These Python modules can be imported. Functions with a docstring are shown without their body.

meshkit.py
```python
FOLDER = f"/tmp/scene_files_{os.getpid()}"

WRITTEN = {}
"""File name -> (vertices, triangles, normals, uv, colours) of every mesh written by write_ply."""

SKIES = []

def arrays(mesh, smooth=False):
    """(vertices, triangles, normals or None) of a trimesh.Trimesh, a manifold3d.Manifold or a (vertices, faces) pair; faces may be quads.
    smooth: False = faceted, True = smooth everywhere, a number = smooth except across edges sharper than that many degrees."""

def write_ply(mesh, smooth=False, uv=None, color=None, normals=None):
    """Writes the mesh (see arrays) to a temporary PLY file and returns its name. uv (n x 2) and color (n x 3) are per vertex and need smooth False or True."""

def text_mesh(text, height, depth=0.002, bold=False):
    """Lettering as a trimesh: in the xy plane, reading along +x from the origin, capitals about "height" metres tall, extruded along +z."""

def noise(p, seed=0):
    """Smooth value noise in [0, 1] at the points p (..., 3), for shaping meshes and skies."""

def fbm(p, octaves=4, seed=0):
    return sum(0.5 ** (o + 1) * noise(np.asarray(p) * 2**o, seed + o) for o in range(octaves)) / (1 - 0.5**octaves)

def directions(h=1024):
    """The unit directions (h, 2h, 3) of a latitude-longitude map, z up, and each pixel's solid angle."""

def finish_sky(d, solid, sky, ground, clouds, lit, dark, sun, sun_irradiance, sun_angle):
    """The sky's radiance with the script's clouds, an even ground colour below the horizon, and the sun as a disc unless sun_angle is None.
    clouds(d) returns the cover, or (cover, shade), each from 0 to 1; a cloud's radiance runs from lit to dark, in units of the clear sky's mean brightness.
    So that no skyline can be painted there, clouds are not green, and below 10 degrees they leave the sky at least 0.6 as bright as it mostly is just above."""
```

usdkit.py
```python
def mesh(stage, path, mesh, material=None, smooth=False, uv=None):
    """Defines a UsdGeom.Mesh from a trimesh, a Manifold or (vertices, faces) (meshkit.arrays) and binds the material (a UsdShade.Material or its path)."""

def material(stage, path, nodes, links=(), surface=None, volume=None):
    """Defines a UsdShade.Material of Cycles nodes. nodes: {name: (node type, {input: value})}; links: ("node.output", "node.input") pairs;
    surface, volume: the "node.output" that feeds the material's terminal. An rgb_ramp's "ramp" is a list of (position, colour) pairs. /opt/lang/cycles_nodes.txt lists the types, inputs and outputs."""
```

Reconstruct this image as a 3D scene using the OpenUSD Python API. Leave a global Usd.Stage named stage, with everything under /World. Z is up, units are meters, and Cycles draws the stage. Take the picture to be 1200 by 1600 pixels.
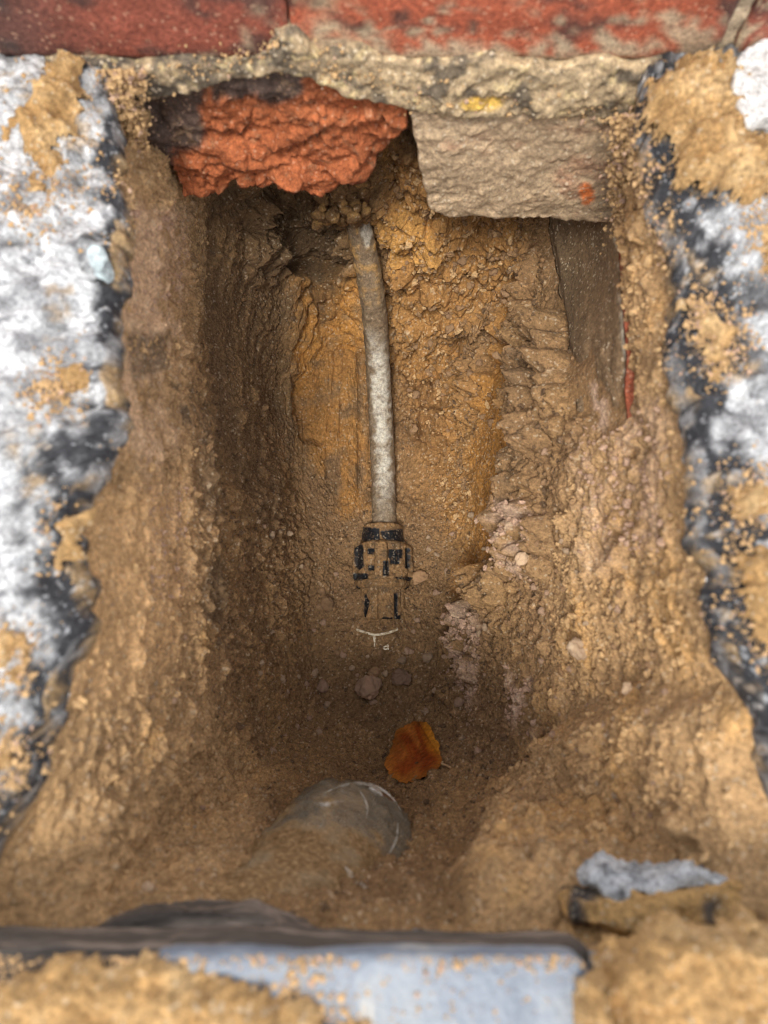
import math
import numpy as np, trimesh, usdkit, meshkit
from pxr import Usd, UsdGeom, UsdLux, UsdShade, Sdf, Gf, Vt
from scipy.ndimage import gaussian_filter1d
from scipy.spatial import cKDTree
from shapely.geometry import Polygon
import shapely

stage = Usd.Stage.CreateInMemory()
UsdGeom.SetStageUpAxis(stage, UsdGeom.Tokens.z)
UsdGeom.SetStageMetersPerUnit(stage, 1.0)
UsdGeom.Xform.Define(stage, '/World')
UsdGeom.Scope.Define(stage, '/World/Looks')
mat = lambda name, *a, **k: usdkit.material(stage, '/World/Looks/' + name, *a, **k)
RNG = np.random.default_rng(7)

# ------------------------------------------------------------------ camera
PITCH, CAM_H = math.radians(75), 0.28
FWD = np.array([0, math.cos(PITCH), -math.sin(PITCH)])
UPV = np.array([0, math.sin(PITCH), math.cos(PITCH)])
RIGHT = np.array([1.0, 0, 0])
EYE = np.array([0, 0, CAM_H])
cam = UsdGeom.Camera.Define(stage, '/World/camera')
cam.AddTransformOp().Set(Gf.Matrix4d(*RIGHT, 0, *UPV, 0, *(-FWD), 0, *EYE, 1))
cam.CreateFocalLengthAttr(5.7)
cam.CreateHorizontalApertureAttr(5.7)
cam.CreateVerticalApertureAttr(7.6)
cam.CreateFStopAttr(1.6)
cam.CreateFocusDistanceAttr(0.595)
cam.CreateClippingRangeAttr(Gf.Vec2f(0.02, 500))
cam.CreateExposureAttr(1.42)

# ------------------------------------------------------------------ daylight: bright overcast, softly from behind and left of the photographer
SUN = np.array([-0.12, -0.40, 0.9]); SUN /= np.linalg.norm(SUN)
el, rot = math.asin(SUN[2]), math.atan2(SUN[0], SUN[1])
sky_mat = mat('sky_overcast', {
    'sky': ('sky_texture', {'sky_type': 'single_scattering', 'sun_disc': False, 'sun_elevation': el, 'sun_rotation': rot}),
    'tc': ('texture_coordinate', {}),
    'n': ('noise_texture', {'scale': 1.6, 'detail': 6.0, 'roughness': 0.55}),
    'r': ('rgb_ramp', {'ramp': [(0.3, (0.6, 0.6, 0.6)), (0.55, (0.9, 0.9, 0.9)), (1.0, (1, 1, 1))]}),
    'm': ('mix', {'color2': (7.4, 7.3, 7.2)}),
    'b': ('background_shader', {'strength': 0.10})},
    [('tc.generated', 'n.vector'), ('n.fac', 'r.fac'), ('r.color', 'm.fac'), ('sky.color', 'm.color1'), ('m.color', 'b.color')], surface='b.background')
dome = UsdLux.DomeLight.Define(stage, '/World/sky')
UsdShade.MaterialBindingAPI.Apply(dome.GetPrim()).Bind(sky_mat)
dome.GetPrim().SetCustomDataByKey('kind', 'structure')
sun = UsdLux.DistantLight.Define(stage, '/World/sun')
sun.CreateIntensityAttr(0.4); sun.CreateAngleAttr(19.0); sun.CreateNormalizeAttr(True)
sun.CreateColorAttr(Gf.Vec3f(1.0, 0.95, 0.86))
zax = SUN; xax = np.cross([0, 0, 1], zax); xax /= np.linalg.norm(xax); yax = np.cross(zax, xax)
sun.AddTransformOp().Set(Gf.Matrix4d(*xax, 0, *yax, 0, *zax, 0, 0, 0, 5, 1))

# ------------------------------------------------------------------ helpers
USED = {}
def path_of(name, parent=None):
    base = (str(parent.GetPath()) if parent is not None else '/World') + '/' + name
    k = USED.get(base, 0); USED[base] = k + 1
    return base if k == 0 else f'{base}_{k:03d}'
def tag(p, label=None, cat=None, group=None, kind=None):
    p = p.GetPrim() if hasattr(p, 'GetPrim') else p
    for k, v in (('label', label), ('category', cat), ('group', group), ('kind', kind)):
        if v: p.SetCustomDataByKey(k, v)
    return p
def obj(name, m, material, parent=None, smooth=True, tint=None):
    """ONE Mesh prim under parent (or /World); tint: per-vertex base colour of the thing itself."""
    p = usdkit.mesh(stage, path_of(name, parent), m, material, smooth=smooth)
    if tint is not None:
        UsdGeom.PrimvarsAPI(p).CreatePrimvar('tint', Sdf.ValueTypeNames.Color3fArray, 'vertex').Set(Vt.Vec3fArray.FromNumpy(np.ascontiguousarray(tint, np.float32)))
    return p.GetPrim()
def thing(name, label, cat, loc=(0, 0, 0), group=None):
    x = UsdGeom.Xform.Define(stage, path_of(name)); x.AddTranslateOp().Set(Gf.Vec3d(*map(float, loc)))
    return tag(x, label, cat, group)

def ray(u, v):
    return FWD + (u - 600) / 1200 * RIGHT - (v - 800) / 1200 * UPV
def on_z(u, v, z): d = ray(u, v); return EYE + d * ((z - EYE[2]) / d[2])
def on_y(u, v, y): d = ray(u, v); return EYE + d * (y / d[1])
def on_x(u, v, x): d = ray(u, v); return EYE + d * (x / d[0])
def proj(P):
    q = P - EYE; d = q @ FWD
    return 600 + 1200 * (q @ RIGHT) / d, 800 - 1200 * (q @ UPV) / d, d

def fbm(p, s, octaves=3, seed=0, rough=0.5):
    """fractal value noise about 0, roughly -1..1, s = frequency per metre (scalar or per axis)"""
    p = np.asarray(p) * np.asarray(s); out = np.zeros(len(p)); a, tot = 1.0, 0.0
    for o in range(octaves):
        out += a * (meshkit.noise(p * 2.03 ** o + 17.3 * o, seed + o) * 2 - 1); tot += a; a *= rough
    return out / tot * 1.4
def sst(x, a, b):
    t = np.clip((x - a) / (b - a), 0, 1); return t * t * (3 - 2 * t)
def sdist(U, V, poly):
    """signed distance to a polygon (inside positive)"""
    P = np.asarray(poly, float); Q = np.roll(P, -1, 0)
    d = np.full(len(U), 1e9); ins = np.zeros(len(U), bool)
    for (ax, ay), (bx, by) in zip(P, Q):
        ex, ey = bx - ax, by - ay
        t = np.clip(((U - ax) * ex + (V - ay) * ey) / (ex * ex + ey * ey + 1e-12), 0, 1)
        d = np.minimum(d, np.hypot(U - ax - t * ex, V - ay - t * ey))
        if ey != 0:
            c = ((ay > V) != (by > V)) & (U < ex * (V - ay) / ey + ax); ins ^= c
    return np.where(ins, d, -d)
def smooth_poly(P, n=10):
    """closed Catmull-Rom through the points"""
    P = np.asarray(P, float); t = np.linspace(0, 1, n, endpoint=False)[:, None]; out = []
    for i in range(len(P)):
        a, b, c, d = P[i - 1], P[i], P[(i + 1) % len(P)], P[(i + 2) % len(P)]
        out.append(0.5 * (2 * b + (c - a) * t + (2 * a - 5 * b + 4 * c - d) * t ** 2 + (3 * b - a - 3 * c + d) * t ** 3))
    return np.vstack(out)
def grid_faces(nu, nv, wrap=True):
    i, j = np.meshgrid(np.arange(nv - 1), np.arange(nu if wrap else nu - 1), indexing='ij')
    a = i * nu + j; b = i * nu + (j + 1) % nu
    q = np.stack([a, b, b + nu, a + nu], -1).reshape(-1, 4)
    return np.vstack([q[:, [0, 1, 2]], q[:, [0, 2, 3]]])
def vnormals(v, f):
    n = np.zeros_like(v); c = np.cross(v[f[:, 1]] - v[f[:, 0]], v[f[:, 2]] - v[f[:, 0]])
    for k in range(3): 
        for a in range(3): n[:, a] += np.bincount(f[:, k], c[:, a], len(v))
    return n / np.maximum(np.linalg.norm(n, axis=1, keepdims=True), 1e-20)
def mixc(base, col, w):
    return base * (1 - w[:, None]) + np.asarray(col) * w[:, None]
def chunk(shape_pts, origin, ax, ay, az, depth, res, rnd, amp, freq, seed, taub=4):
    """a broken lump: polygon (in the ax, ay plane) extruded along az, remeshed, edges rounded, surface roughened"""
    import manifold3d as m3
    pts = np.asarray(shape_pts, float)
    if Polygon(pts).exterior.is_ccw is False: pts = pts[::-1]
    cs = m3.CrossSection([pts]).offset(-rnd, m3.JoinType.Round).offset(rnd, m3.JoinType.Round)
    M = m3.Manifold.extrude(cs, depth).refine_to_length(res)
    mm = M.to_mesh(); t = trimesh.Trimesh(mm.vert_properties[:, :3], mm.tri_verts, process=True)
    trimesh.smoothing.filter_taubin(t, iterations=taub * 3)
    v = np.array(t.vertices); f = np.array(t.faces)
    v = np.asarray(origin) + v[:, :1] * ax + v[:, 1:2] * ay + v[:, 2:] * az
    if np.linalg.det(np.stack([ax, ay, az])) < 0: f = f[:, ::-1]
    n = vnormals(v, f)
    d = amp * (fbm(v, freq, 4, seed, 0.55) + 0.5 * np.abs(fbm(v, freq * 2.7, 3, seed + 9)))
    return v + n * d[:, None], f
def pebble(r, seed, sub=2, squash=(1, 0.85, 0.65), amp=0.28):
    s = trimesh.creation.icosphere(subdivisions=sub); v = np.array(s.vertices)
    v = v * (1 + amp * fbm(v * 1.0, 1.1, 2, seed) + amp * 0.35 * fbm(v, 3.1, 2, seed + 3))[:, None] * np.array(squash)
    return v * r, np.array(s.faces)
def crumbs(P, w, n, rmed, spread, rmax, seed, flat=0.35, warp=0.25):
    """height of a crust of n earth crumbs stuck to the surface points P, denser where w is large"""
    g = np.random.default_rng(seed); c = np.cumsum(w); pick = np.minimum(np.searchsorted(c, g.random(n) * c[-1]), len(P) - 1)
    r = np.minimum(rmed * np.exp(g.normal(0, spread, n)), rmax); S = P[pick]
    W_ = P + warp * rmed * np.stack([fbm(P, 0.45 / rmed, 2, seed + k) for k in range(3)], 1)
    act = np.flatnonzero(w > 1e-4 * w.max()); out = np.zeros(len(P))
    dd, ii = cKDTree(S).query(W_[act], k=5, distance_upper_bound=rmax)
    ok = np.isfinite(dd); rr = r[np.minimum(ii, n - 1)]
    hgt = np.where(ok & (dd < rr), np.sqrt(np.maximum(rr * rr - np.where(ok, dd, 0) ** 2, 0)) - flat * rr, 0)
    out[act] = np.maximum(hgt.max(1), 0); return out
def rotm(axis, ang):
    return trimesh.transformations.rotation_matrix(ang, axis)[:3, :3]

# ------------------------------------------------------------------ materials
def earth(name, bump=0.0016, k=1.0, rough=0.95, speck=0.5, tinted=True, color=(0.3, 0.19, 0.1), coord='geometry', quartz=(0.62, 0.52, 0.38), gloss=False):
    nodes = {'pos': ('geometry', {}) if coord == 'geometry' else ('texture_coordinate', {}),
        'n1': ('noise_texture', {'scale': k * 420.0, 'detail': 6.0, 'roughness': 0.62}),
        'n2': ('noise_texture', {'scale': k * 1500.0, 'detail': 3.0, 'roughness': 0.6}),
        'v': ('voronoi_texture', {'scale': k * 780.0}),
        'sc': ('separate_color', {}),
        'r1': ('rgb_ramp', {'ramp': [(0.25, (0.42, 0.4, 0.4)), (0.5, (0.98, 0.98, 0.98)), (0.75, (1.5, 1.48, 1.42))]}),
        'r2': ('rgb_ramp', {'ramp': [(0.3, (0.62, 0.62, 0.62)), (0.7, (1.35, 1.35, 1.35))]}),
        'm1': ('mix', {'mix_type': 'multiply', 'fac': 1.0}), 'm2': ('mix', {'mix_type': 'multiply', 'fac': 1.0}),
        'qz': ('math', {'math_type': 'greater_than', 'value2': 0.955}), 'qf': ('math', {'math_type': 'multiply', 'value2': speck}),
        'mq': ('mix', {'color2': quartz}),
        'h': ('math', {'math_type': 'multiply_add', 'value2': 0.5}),
        'b': ('bump', {'strength': 1.0, 'distance': bump}),
        'p': ('principled_bsdf', {'roughness': rough, 'specular_ior_level': 0.25})}
    src = 'pos.position' if coord == 'geometry' else 'pos.object'
    links = [(src, 'n1.vector'), (src, 'n2.vector'), (src, 'v.vector'), ('n1.fac', 'r1.fac'), ('n2.fac', 'r2.fac'),
        ('r1.color', 'm1.color2'), ('m1.color', 'm2.color1'), ('r2.color', 'm2.color2'), ('v.color', 'sc.color'), ('sc.r', 'qz.value1'), ('qz.value', 'qf.value1'),
        ('qf.value', 'mq.fac'), ('m2.color', 'mq.color1'), ('mq.color', 'p.base_color'), ('n2.fac', 'h.value1'), ('n1.fac', 'h.value3'), ('h.value', 'b.height'), ('b.normal', 'p.normal')]
    if gloss:
        nodes['bw'] = ('rgb_to_bw', {}); nodes['mr'] = ('map_range', {'from_min': 0.015, 'from_max': 0.1, 'to_min': 0.22, 'to_max': 0.8, 'clamp': True}); links += [('t.color', 'bw.color'), ('bw.val', 'mr.value'), ('mr.result', 'p.roughness')]
    if tinted:
        nodes['t'] = ('attribute', {'attribute': 'tint'}); links.append(('t.color', 'm1.color1'))
    else:
        nodes['m1'][1]['color1'] = color
    return mat(name, nodes, links, surface='p.BSDF')
SOIL = earth('soil', speck=0.35)
CRUMB = [earth('crumb_' + n, tinted=False, color=c, coord='object', k=0.004, bump=0.0003, speck=0.2) for n, c in (('brown', (0.25, 0.15, 0.075)), ('sandy', (0.46, 0.30, 0.15)), ('dark', (0.13, 0.08, 0.045)), ('pink', (0.42, 0.28, 0.2)))]
SAND = earth('spilled_sand', bump=0.002)
TARMAC = earth('tarmac', bump=0.002, rough=0.6, speck=0.3, quartz=(0.6, 0.62, 0.65))
BRICK = earth('brick', bump=0.0012, rough=0.9, speck=0.25, quartz=(0.7, 0.45, 0.3))
CONC = earth('weathered_mortar', bump=0.0008, rough=0.92, speck=0.6)
DIRTY = earth('dirty_plastic', bump=0.0006, rough=0.55, speck=0.2, gloss=True)

# ================================================================== THE PIT (one star-shaped loft, rim to floor)
CX, CY = 0.0, 0.115
RIM_PX = [(150, 60), (172, 180), (180, 260), (168, 420), (162, 560), (172, 640), (145, 720), (100, 830), (126, 900), (116, 980), (92, 1080), (62, 1160), (66, 1220), (8, 1270), (-40, 1340), (-60, 1420), (-60, 1503),
          (1260, 1503), (1250, 1330), (1215, 1200), (1190, 1080), (1148, 1010), (1105, 920), (1115, 850), (1092, 700), (1058, 560), (1072, 420), (1040, 320), (1000, 200), (1010, 60)]
rim = np.array([on_z(u, v, 0)[:2] for u, v in RIM_PX])
rim = np.vstack([rim, [[0.125, 0.35], [-0.125, 0.35]]])
lev = {0.0: rim,
    -0.055: [(-.106, -.064), (-.108, .05), (-.109, .17), (-.121, .29), (-.118, .35), (-.02, .352), (.02, .352), (.138, .35), (.134, .29), (.120, .22), (.121, .1), (.128, 0), (.122, -.066), (0, -.068)],
    -0.12: [(-.098, -.05), (-.100, .05), (-.100, .16), (-.118, .29), (-.112, .34), (-.06, .372), (-.035, .36), (-.01, .34), (.03, .338), (.138, .34), (.142, .29), (.124, .24), (.107, .19), (.105, .1), (.111, 0), (.104, -.05), (0, -.066)],
    -0.20: [(-.086, -.035), (-.090, .05), (-.092, .17), (-.104, .27), (-.092, .36), (-.072, .385), (-.035, .38), (-.016, .35), (.02, .328), (.112, .33), (.114, .29), (.098, .235), (.085, .18), (.085, .1), (.088, .0), (.076, -.03), (0, -.058)],
    -0.27: [(-.072, -.02), (-.080, .05), (-.084, .18), (-.094, .27), (-.068, .365), (-.035, .36), (-.012, .335), (.02, .312), (.084, .3), (.079, .24), (.071, .19), (.068, .1), (.068, .02), (.054, -.012), (0, -.042)],
    -0.32: [(-.060, 0), (-.069, .05), (-.075, .18), (-.084, .26), (-.06, .33), (-.035, .33), (-.015, .312), (.02, .3), (.067, .287), (.062, .2), (.057, .1), (.054, .03), (.04, .0), (0, -.028)],
    -0.338: [(-.048, .01), (-.058, .05), (-.064, .18), (-.074, .26), (-.055, .31), (-.03, .315), (-.012, .302), (.02, .292), (.058, .278), (.052, .2), (.046, .1), (.042, .04), (.03, .01), (0, -.016)]}
NT, NW, NFL = 1300, 420, 110
TH0 = np.linspace(-math.pi, math.pi, 4000, endpoint=False)
def radial(P):
    P = np.asarray(P, float) - [CX, CY]; Q = np.roll(P, -1, 0); r = np.full(len(TH0), 0.0)
    c, s = np.cos(TH0), np.sin(TH0)
    for a, b in zip(P, Q):
        e = b - a; den = c * e[1] - s * e[0]
        with np.errstate(all='ignore'):
            t = (a[0] * e[1] - a[1] * e[0]) / den; k = (a[0] * s - a[1] * c) / den
        ok = (k >= 0) & (k <= 1) & (t > 0); r = np.where(ok, np.maximum(r, t), r)
    return r
zs = np.array(sorted(lev, reverse=True)); RR = np.array([gaussian_filter1d(radial(lev[z]), 14 if i else 6, mode='wrap') for i, z in enumerate(zs)])
ring = RR[3]; pts = np.stack([ring * np.cos(TH0), ring * np.sin(TH0)], 1)
L = np.concatenate([[0], np.cumsum(np.linalg.norm(np.diff(np.vstack([pts, pts[:1]]), axis=0), axis=1))])
TH = np.interp(np.linspace(0, L[-1], NT, endpoint=False), L, np.append(TH0, math.pi))
RR = np.array([np.interp(TH, TH0, r, period=2 * math.pi) for r in RR])
from scipy.interpolate import PchipInterpolator
order = np.argsort(zs); rad_of = PchipInterpolator(zs[order], RR[order], axis=0)
# z spacing: denser near the rim, down to the floor edge
zz = np.linspace(0.0, -0.338, NW); RW = rad_of(zz)                       # (NW, NT)
RIM_R = RR[0].copy()
RW[:40] = RW[:40] + 0.004 * (1 - np.linspace(0, 1, 40)[:, None])             # the soil starts just behind the tarmac edge
zw = zz - 0.014 * (1 - np.linspace(0, 1, NW))                                # and below it
tt = np.linspace(0, 1, NFL + 1)[1:]
fr = RW[-1][None] * (1 - tt[:, None] * 0.999)
Rall = np.vstack([RW, fr]); Zall = np.concatenate([np.repeat(zw[:, None], NT, 1), (zw[-1] - 0.008 * sst(tt, 0, 0.5))[:, None] * np.ones((1, NT))])
V = np.stack([CX + Rall * np.cos(TH), CY + Rall * np.sin(TH), Zall], -1).reshape(-1, 3)
FACE = grid_faces(NT, NW + NFL)
N = vnormals(V, FACE)
if N[:, 2].mean() < 0: FACE = FACE[:, ::-1]; N = -N
U_, V_, D_ = proj(V)
wob = fbm(V, 30, 3, 5); U_ = U_ + 14 * wob; V_ = V_ + 18 * fbm(V, 33, 3, 8)
def zone(poly, feather=18, warp=1.0):
    return sst(sdist(U_, V_, poly), -feather, feather)
isfloor = sst(N[:, 2], 0.55, 0.9)
left, right = sst(-V[:, 0], 0.045, 0.08), sst(V[:, 0], 0.03, 0.065)
far, near = sst(V[:, 1], 0.262, 0.29), sst(-V[:, 1], -0.03, 0.02)
below = sst(-V[:, 2], 0.10, 0.16)
# coarse shape (displacement along the inward normal, metres)
d = 0.0050 * fbm(V, 16, 3, 1) + 0.0015 * fbm(V, 70, 3, 2)
z_far = zone([(590, 200), (820, 330), (815, 500), (740, 640), (690, 700), (610, 690), (585, 420)], 25)
cl = np.abs(fbm(V, 58, 3, 11)); cl2 = np.abs(fbm(V, 150, 3, 12))
d += z_far * (0.008 * fbm(V, 30, 2, 11) - 0.005)
z_cl_l = zone([(390, 300), (560, 290), (560, 360), (540, 470), (500, 520), (470, 430), (400, 430)], 18)
d -= z_cl_l * 0.004
streak = fbm(V, (150, 9, 150), 3, 21); streak2 = fbm(V, (420, 16, 420), 2, 23)
z_str = zone([(300, 300), (470, 300), (480, 700), (430, 830), (300, 800)], 30)
d += z_str * (0.0034 * streak + 0.0006 * streak2)
d += (left + 0.8 * right) * (1 - z_str) * (1 - near) * (1 - z_far) * (0.0011 * streak + 0.0003 * streak2)
z_cut = zone([(455, 440), (565, 420), (580, 800), (540, 800), (470, 690)], 16)
d += z_cut * (0.003 * np.sign(streak) * np.abs(streak) ** 0.6)
d -= 0.010 * zone([(458, 590), (500, 588), (505, 690), (470, 680)], 10)
z_band = zone([(800, 420), (790, 760), (770, 870), (720, 960), (705, 900), (735, 640), (770, 540)], 16)
smoothed = 1 - 0.75 * z_band
z_clod = zone([(820, 540), (880, 520), (885, 600), (840, 720), (845, 850), (790, 900), (740, 1000), (700, 1090), (690, 1060), (770, 860), (810, 700)], 28)
d += z_clod * (0.006 * (cl - 0.25) - 0.002)
z_brk = zone([(300, 760), (470, 760), (500, 900), (420, 1050), (300, 1000)], 40)
d += z_brk * (0.004 * (cl - 0.3) + 0.003 * (cl2 - 0.3))
z_nr = zone([(760, 1290), (900, 1140), (1010, 1080), (1190, 1110), (1230, 1440), (900, 1440), (730, 1420)], 40)
d += z_nr * (0.016 + 0.006 * (0.3 - cl))
d += near * 0.003 * (0.3 - cl2)
d += (right * (1 - far) * (0.0022 * (cl - 0.3) + 0.002 * (cl2 - 0.3)))
d += smoothed * (0.0009 * fbm(V, 190, 3, 31) + 0.0007 * fbm(V, 480, 2, 32) + 0.0005 * fbm(V, 900, 1, 33))
d += isfloor * (0.0025 * (0.25 - cl2))
z_conc = zone([(845, 300), (975, 340), (990, 640), (930, 690), (885, 640)], 10)
d = d * (1 - 0.8 * z_conc) - 0.003 * z_conc
rowy = lambda r, z=-0.32: on_z(600, r, z)[1]
fx = np.abs(V[:, 0] + 0.001)
ROW = np.repeat(np.arange(NW + NFL), NT); lowm = sst(ROW, NW - 110, NW + 40)
RAISE = lowm * 0.004 * sst(-V[:, 1], -0.20, -0.13) + lowm * (0.004 * np.exp(-(fx / 0.05) ** 2) * sst(-V[:, 1], -0.18, -0.15) * sst(V[:, 1], 0.0, 0.06))
RAISE += lowm * 0.009 * np.exp(-(fx / 0.040) ** 4) * sst(rowy(905) - V[:, 1], 0.0, 0.012) * sst(V[:, 1], 0.03, 0.06)
RAISE += lowm * 0.012 * np.exp(-(fx / 0.028) ** 2) * np.exp(-((V[:, 1] - rowy(1004)) / 0.016) ** 2)
RAISE += lowm * 0.006 * np.exp(-(fx / 0.022) ** 2) * np.exp(-((V[:, 1] - rowy(785)) / 0.009) ** 2)
RAISE += lowm * 0.005 * np.exp(-((V[:, 0] + 0.045) / 0.02) ** 2) * fbm(V, 30, 2, 71)
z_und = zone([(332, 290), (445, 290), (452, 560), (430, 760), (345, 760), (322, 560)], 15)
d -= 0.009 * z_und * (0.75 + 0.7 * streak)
d -= 0.026 * zone([(442, 322), (548, 322), (545, 425), (500, 440), (450, 425)], 9)
fa = np.zeros(len(V)); ar = 0.5 * np.linalg.norm(np.cross(V[FACE[:, 1]] - V[FACE[:, 0]], V[FACE[:, 2]] - V[FACE[:, 0]]), axis=1)
for k in range(3): fa += np.bincount(FACE[:, k], ar / 3, len(V))
smoothw = 1 - np.clip(z_band + 0.8 * z_cut + z_conc, 0, 1)
lowlit = sst(-V[:, 2], 0.02, 0.05)
rough_w = np.clip(1.0 * z_far + 0.9 * z_cl_l + 0.7 * z_clod + 0.25 * z_brk + 0.03 * right * (1 - far) + 0.12 * near + 0.22 * left * sst(V[:, 1], 0.12, 0.2) * sst(V[:, 2], -0.16, -0.08) + 0.02 + 0.14 * sst(fbm(V, 14, 2, 77), 0.2, 0.7), 0, 1) * smoothw * lowlit
clw = np.clip(z_far + z_cl_l + 0.4 * z_clod + 0.006 * right, 0, 1) * smoothw
big = crumbs(V, fa * clw, 520, 0.0078, 0.4, 0.014, 3001, 0.15, 0.28); mid = crumbs(V, fa * clw, 3600, 0.0036, 0.45, 0.008, 3004, 0.2, 0.3)
d += big * (1.25 + 0.7 * fbm(V, 120, 2, 3005)) + 1.15 * mid - 0.004 * z_far
d += -0.005 * z_band * (1 - z_far) + 0.003 * z_clod
d += 0.9 * crumbs(V, fa * rough_w, 9000, 0.0030, 0.45, 0.007, 3002, 0.4, 0.4)
d += 0.75 * crumbs(V, fa * (0.10 + 0.9 * rough_w) * (0.1 + 0.9 * smoothw), 24000, 0.0012, 0.4, 0.003, 3003, 0.35, 0.3)
pitw = fa * np.clip(right * (1 - z_conc) + 0.6 * left + 0.5 * near + 0.4 * isfloor, 0, 1) * smoothw * lowlit
d -= 1.1 * crumbs(V, pitw, 700, 0.0022, 0.45, 0.006, 3010, 0.3, 0.8)
d -= 0.0022 * (right + 0.5 * left) * (1 - z_conc) * smoothw * sst(-np.abs(fbm(V, (45, 30, 45), 3, 3011)), -0.07, -0.015) * sst(fbm(V, 12, 2, 3012), -0.1, 0.3)
chan = np.exp(-((V[:, 0] + 0.004) / 0.016) ** 2) * sst(V[:, 1], 0.15, 0.17)   # the groove the pipe lies in
d -= 0.010 * chan * sst(V[:, 1], 0.17, 0.2)
top = sst(-V[:, 2], 0.010, 0.03); d *= 0.35 + 0.65 * top
PIT = V + N * d[:, None]; PIT[:, 2] += RAISE
# --- what the soil is made of, zone by zone (base colour of dry/damp earth, some light and shade painted in)
n_a, n_b, n_c = fbm(V, 22, 3, 41), fbm(V, 90, 3, 42), fbm(V, 260, 3, 43)
T = np.tile(np.array([0.25, 0.15, 0.074]), (len(V), 1))                           # brown loam
T = mixc(T, (0.40, 0.245, 0.105), sst(n_a, -0.5, 0.6) * 0.35)
tan = np.maximum(zone([(150, 40), (330, 40), (330, 420), (300, 700), (310, 950), (330, 1090), (420, 1220), (380, 1420), (-80, 1500), (-80, 1250), (100, 900)], 28),
                 zone([(990, 200), (1200, 300), (1230, 1480), (740, 1480), (760, 1300), (880, 1150), (850, 900), (900, 720), (990, 640)], 34))
T = mixc(T, (0.47, 0.30, 0.15), tan * (0.75 + 0.25 * np.clip(n_b, -1, 1)))
T = mixc(T, (0.50, 0.29, 0.11), tan * sst(n_a + 0.6 * n_b, 0.1, 0.8) * 0.6)
ochre = np.maximum.reduce([z_cut * sst(n_b + 0.5 * streak, -0.7, 0.2), z_band, zone([(590, 200), (830, 300), (810, 460), (640, 560), (600, 500)], 26) * 0.6, 0.6 * zone([(610, 500), (740, 540), (735, 860), (650, 800)], 40)])
T = mixc(T, (0.40, 0.195, 0.052), ochre * 0.95)
T = mixc(T, (0.52, 0.28, 0.085), zone([(580, 345), (660, 350), (690, 390), (620, 420), (590, 400)], 10) * 0.8)
pink = np.maximum.reduce([zone([(800, 780), (850, 800), (830, 900), (790, 890)], 14), zone([(735, 950), (765, 940), (752, 1010), (735, 1120), (708, 1050)], 10),
                          zone([(800, 1050), (840, 1080), (840, 1170), (800, 1130)], 12), 0.6 * zone([(215, 760), (290, 760), (270, 930), (230, 950)], 25), 0.5 * zone([(200, 330), (300, 320), (300, 480), (210, 500)], 25), 0.6*zone([(905,700),(1040,620),(1060,860),(930,880)],40),
                          zone([(915, 600), (940, 600), (945, 690), (915, 690)], 8)])
T = mixc(T, (0.52, 0.37, 0.28), pink * sst(n_b + 0.4 * n_c, -0.3, 0.5) * 0.75)
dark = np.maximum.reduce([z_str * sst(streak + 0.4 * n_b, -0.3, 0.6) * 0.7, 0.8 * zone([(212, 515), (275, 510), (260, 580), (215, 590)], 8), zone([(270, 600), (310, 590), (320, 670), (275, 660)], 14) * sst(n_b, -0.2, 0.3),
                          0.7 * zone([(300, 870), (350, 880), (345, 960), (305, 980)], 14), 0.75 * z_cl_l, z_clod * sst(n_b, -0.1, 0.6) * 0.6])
T = mixc(T, (0.47, 0.31, 0.16), zone([(160, 110), (225, 110), (280, 260), (290, 330), (180, 330)], 14) * sst(n_b, -0.6, 0.1))
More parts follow.
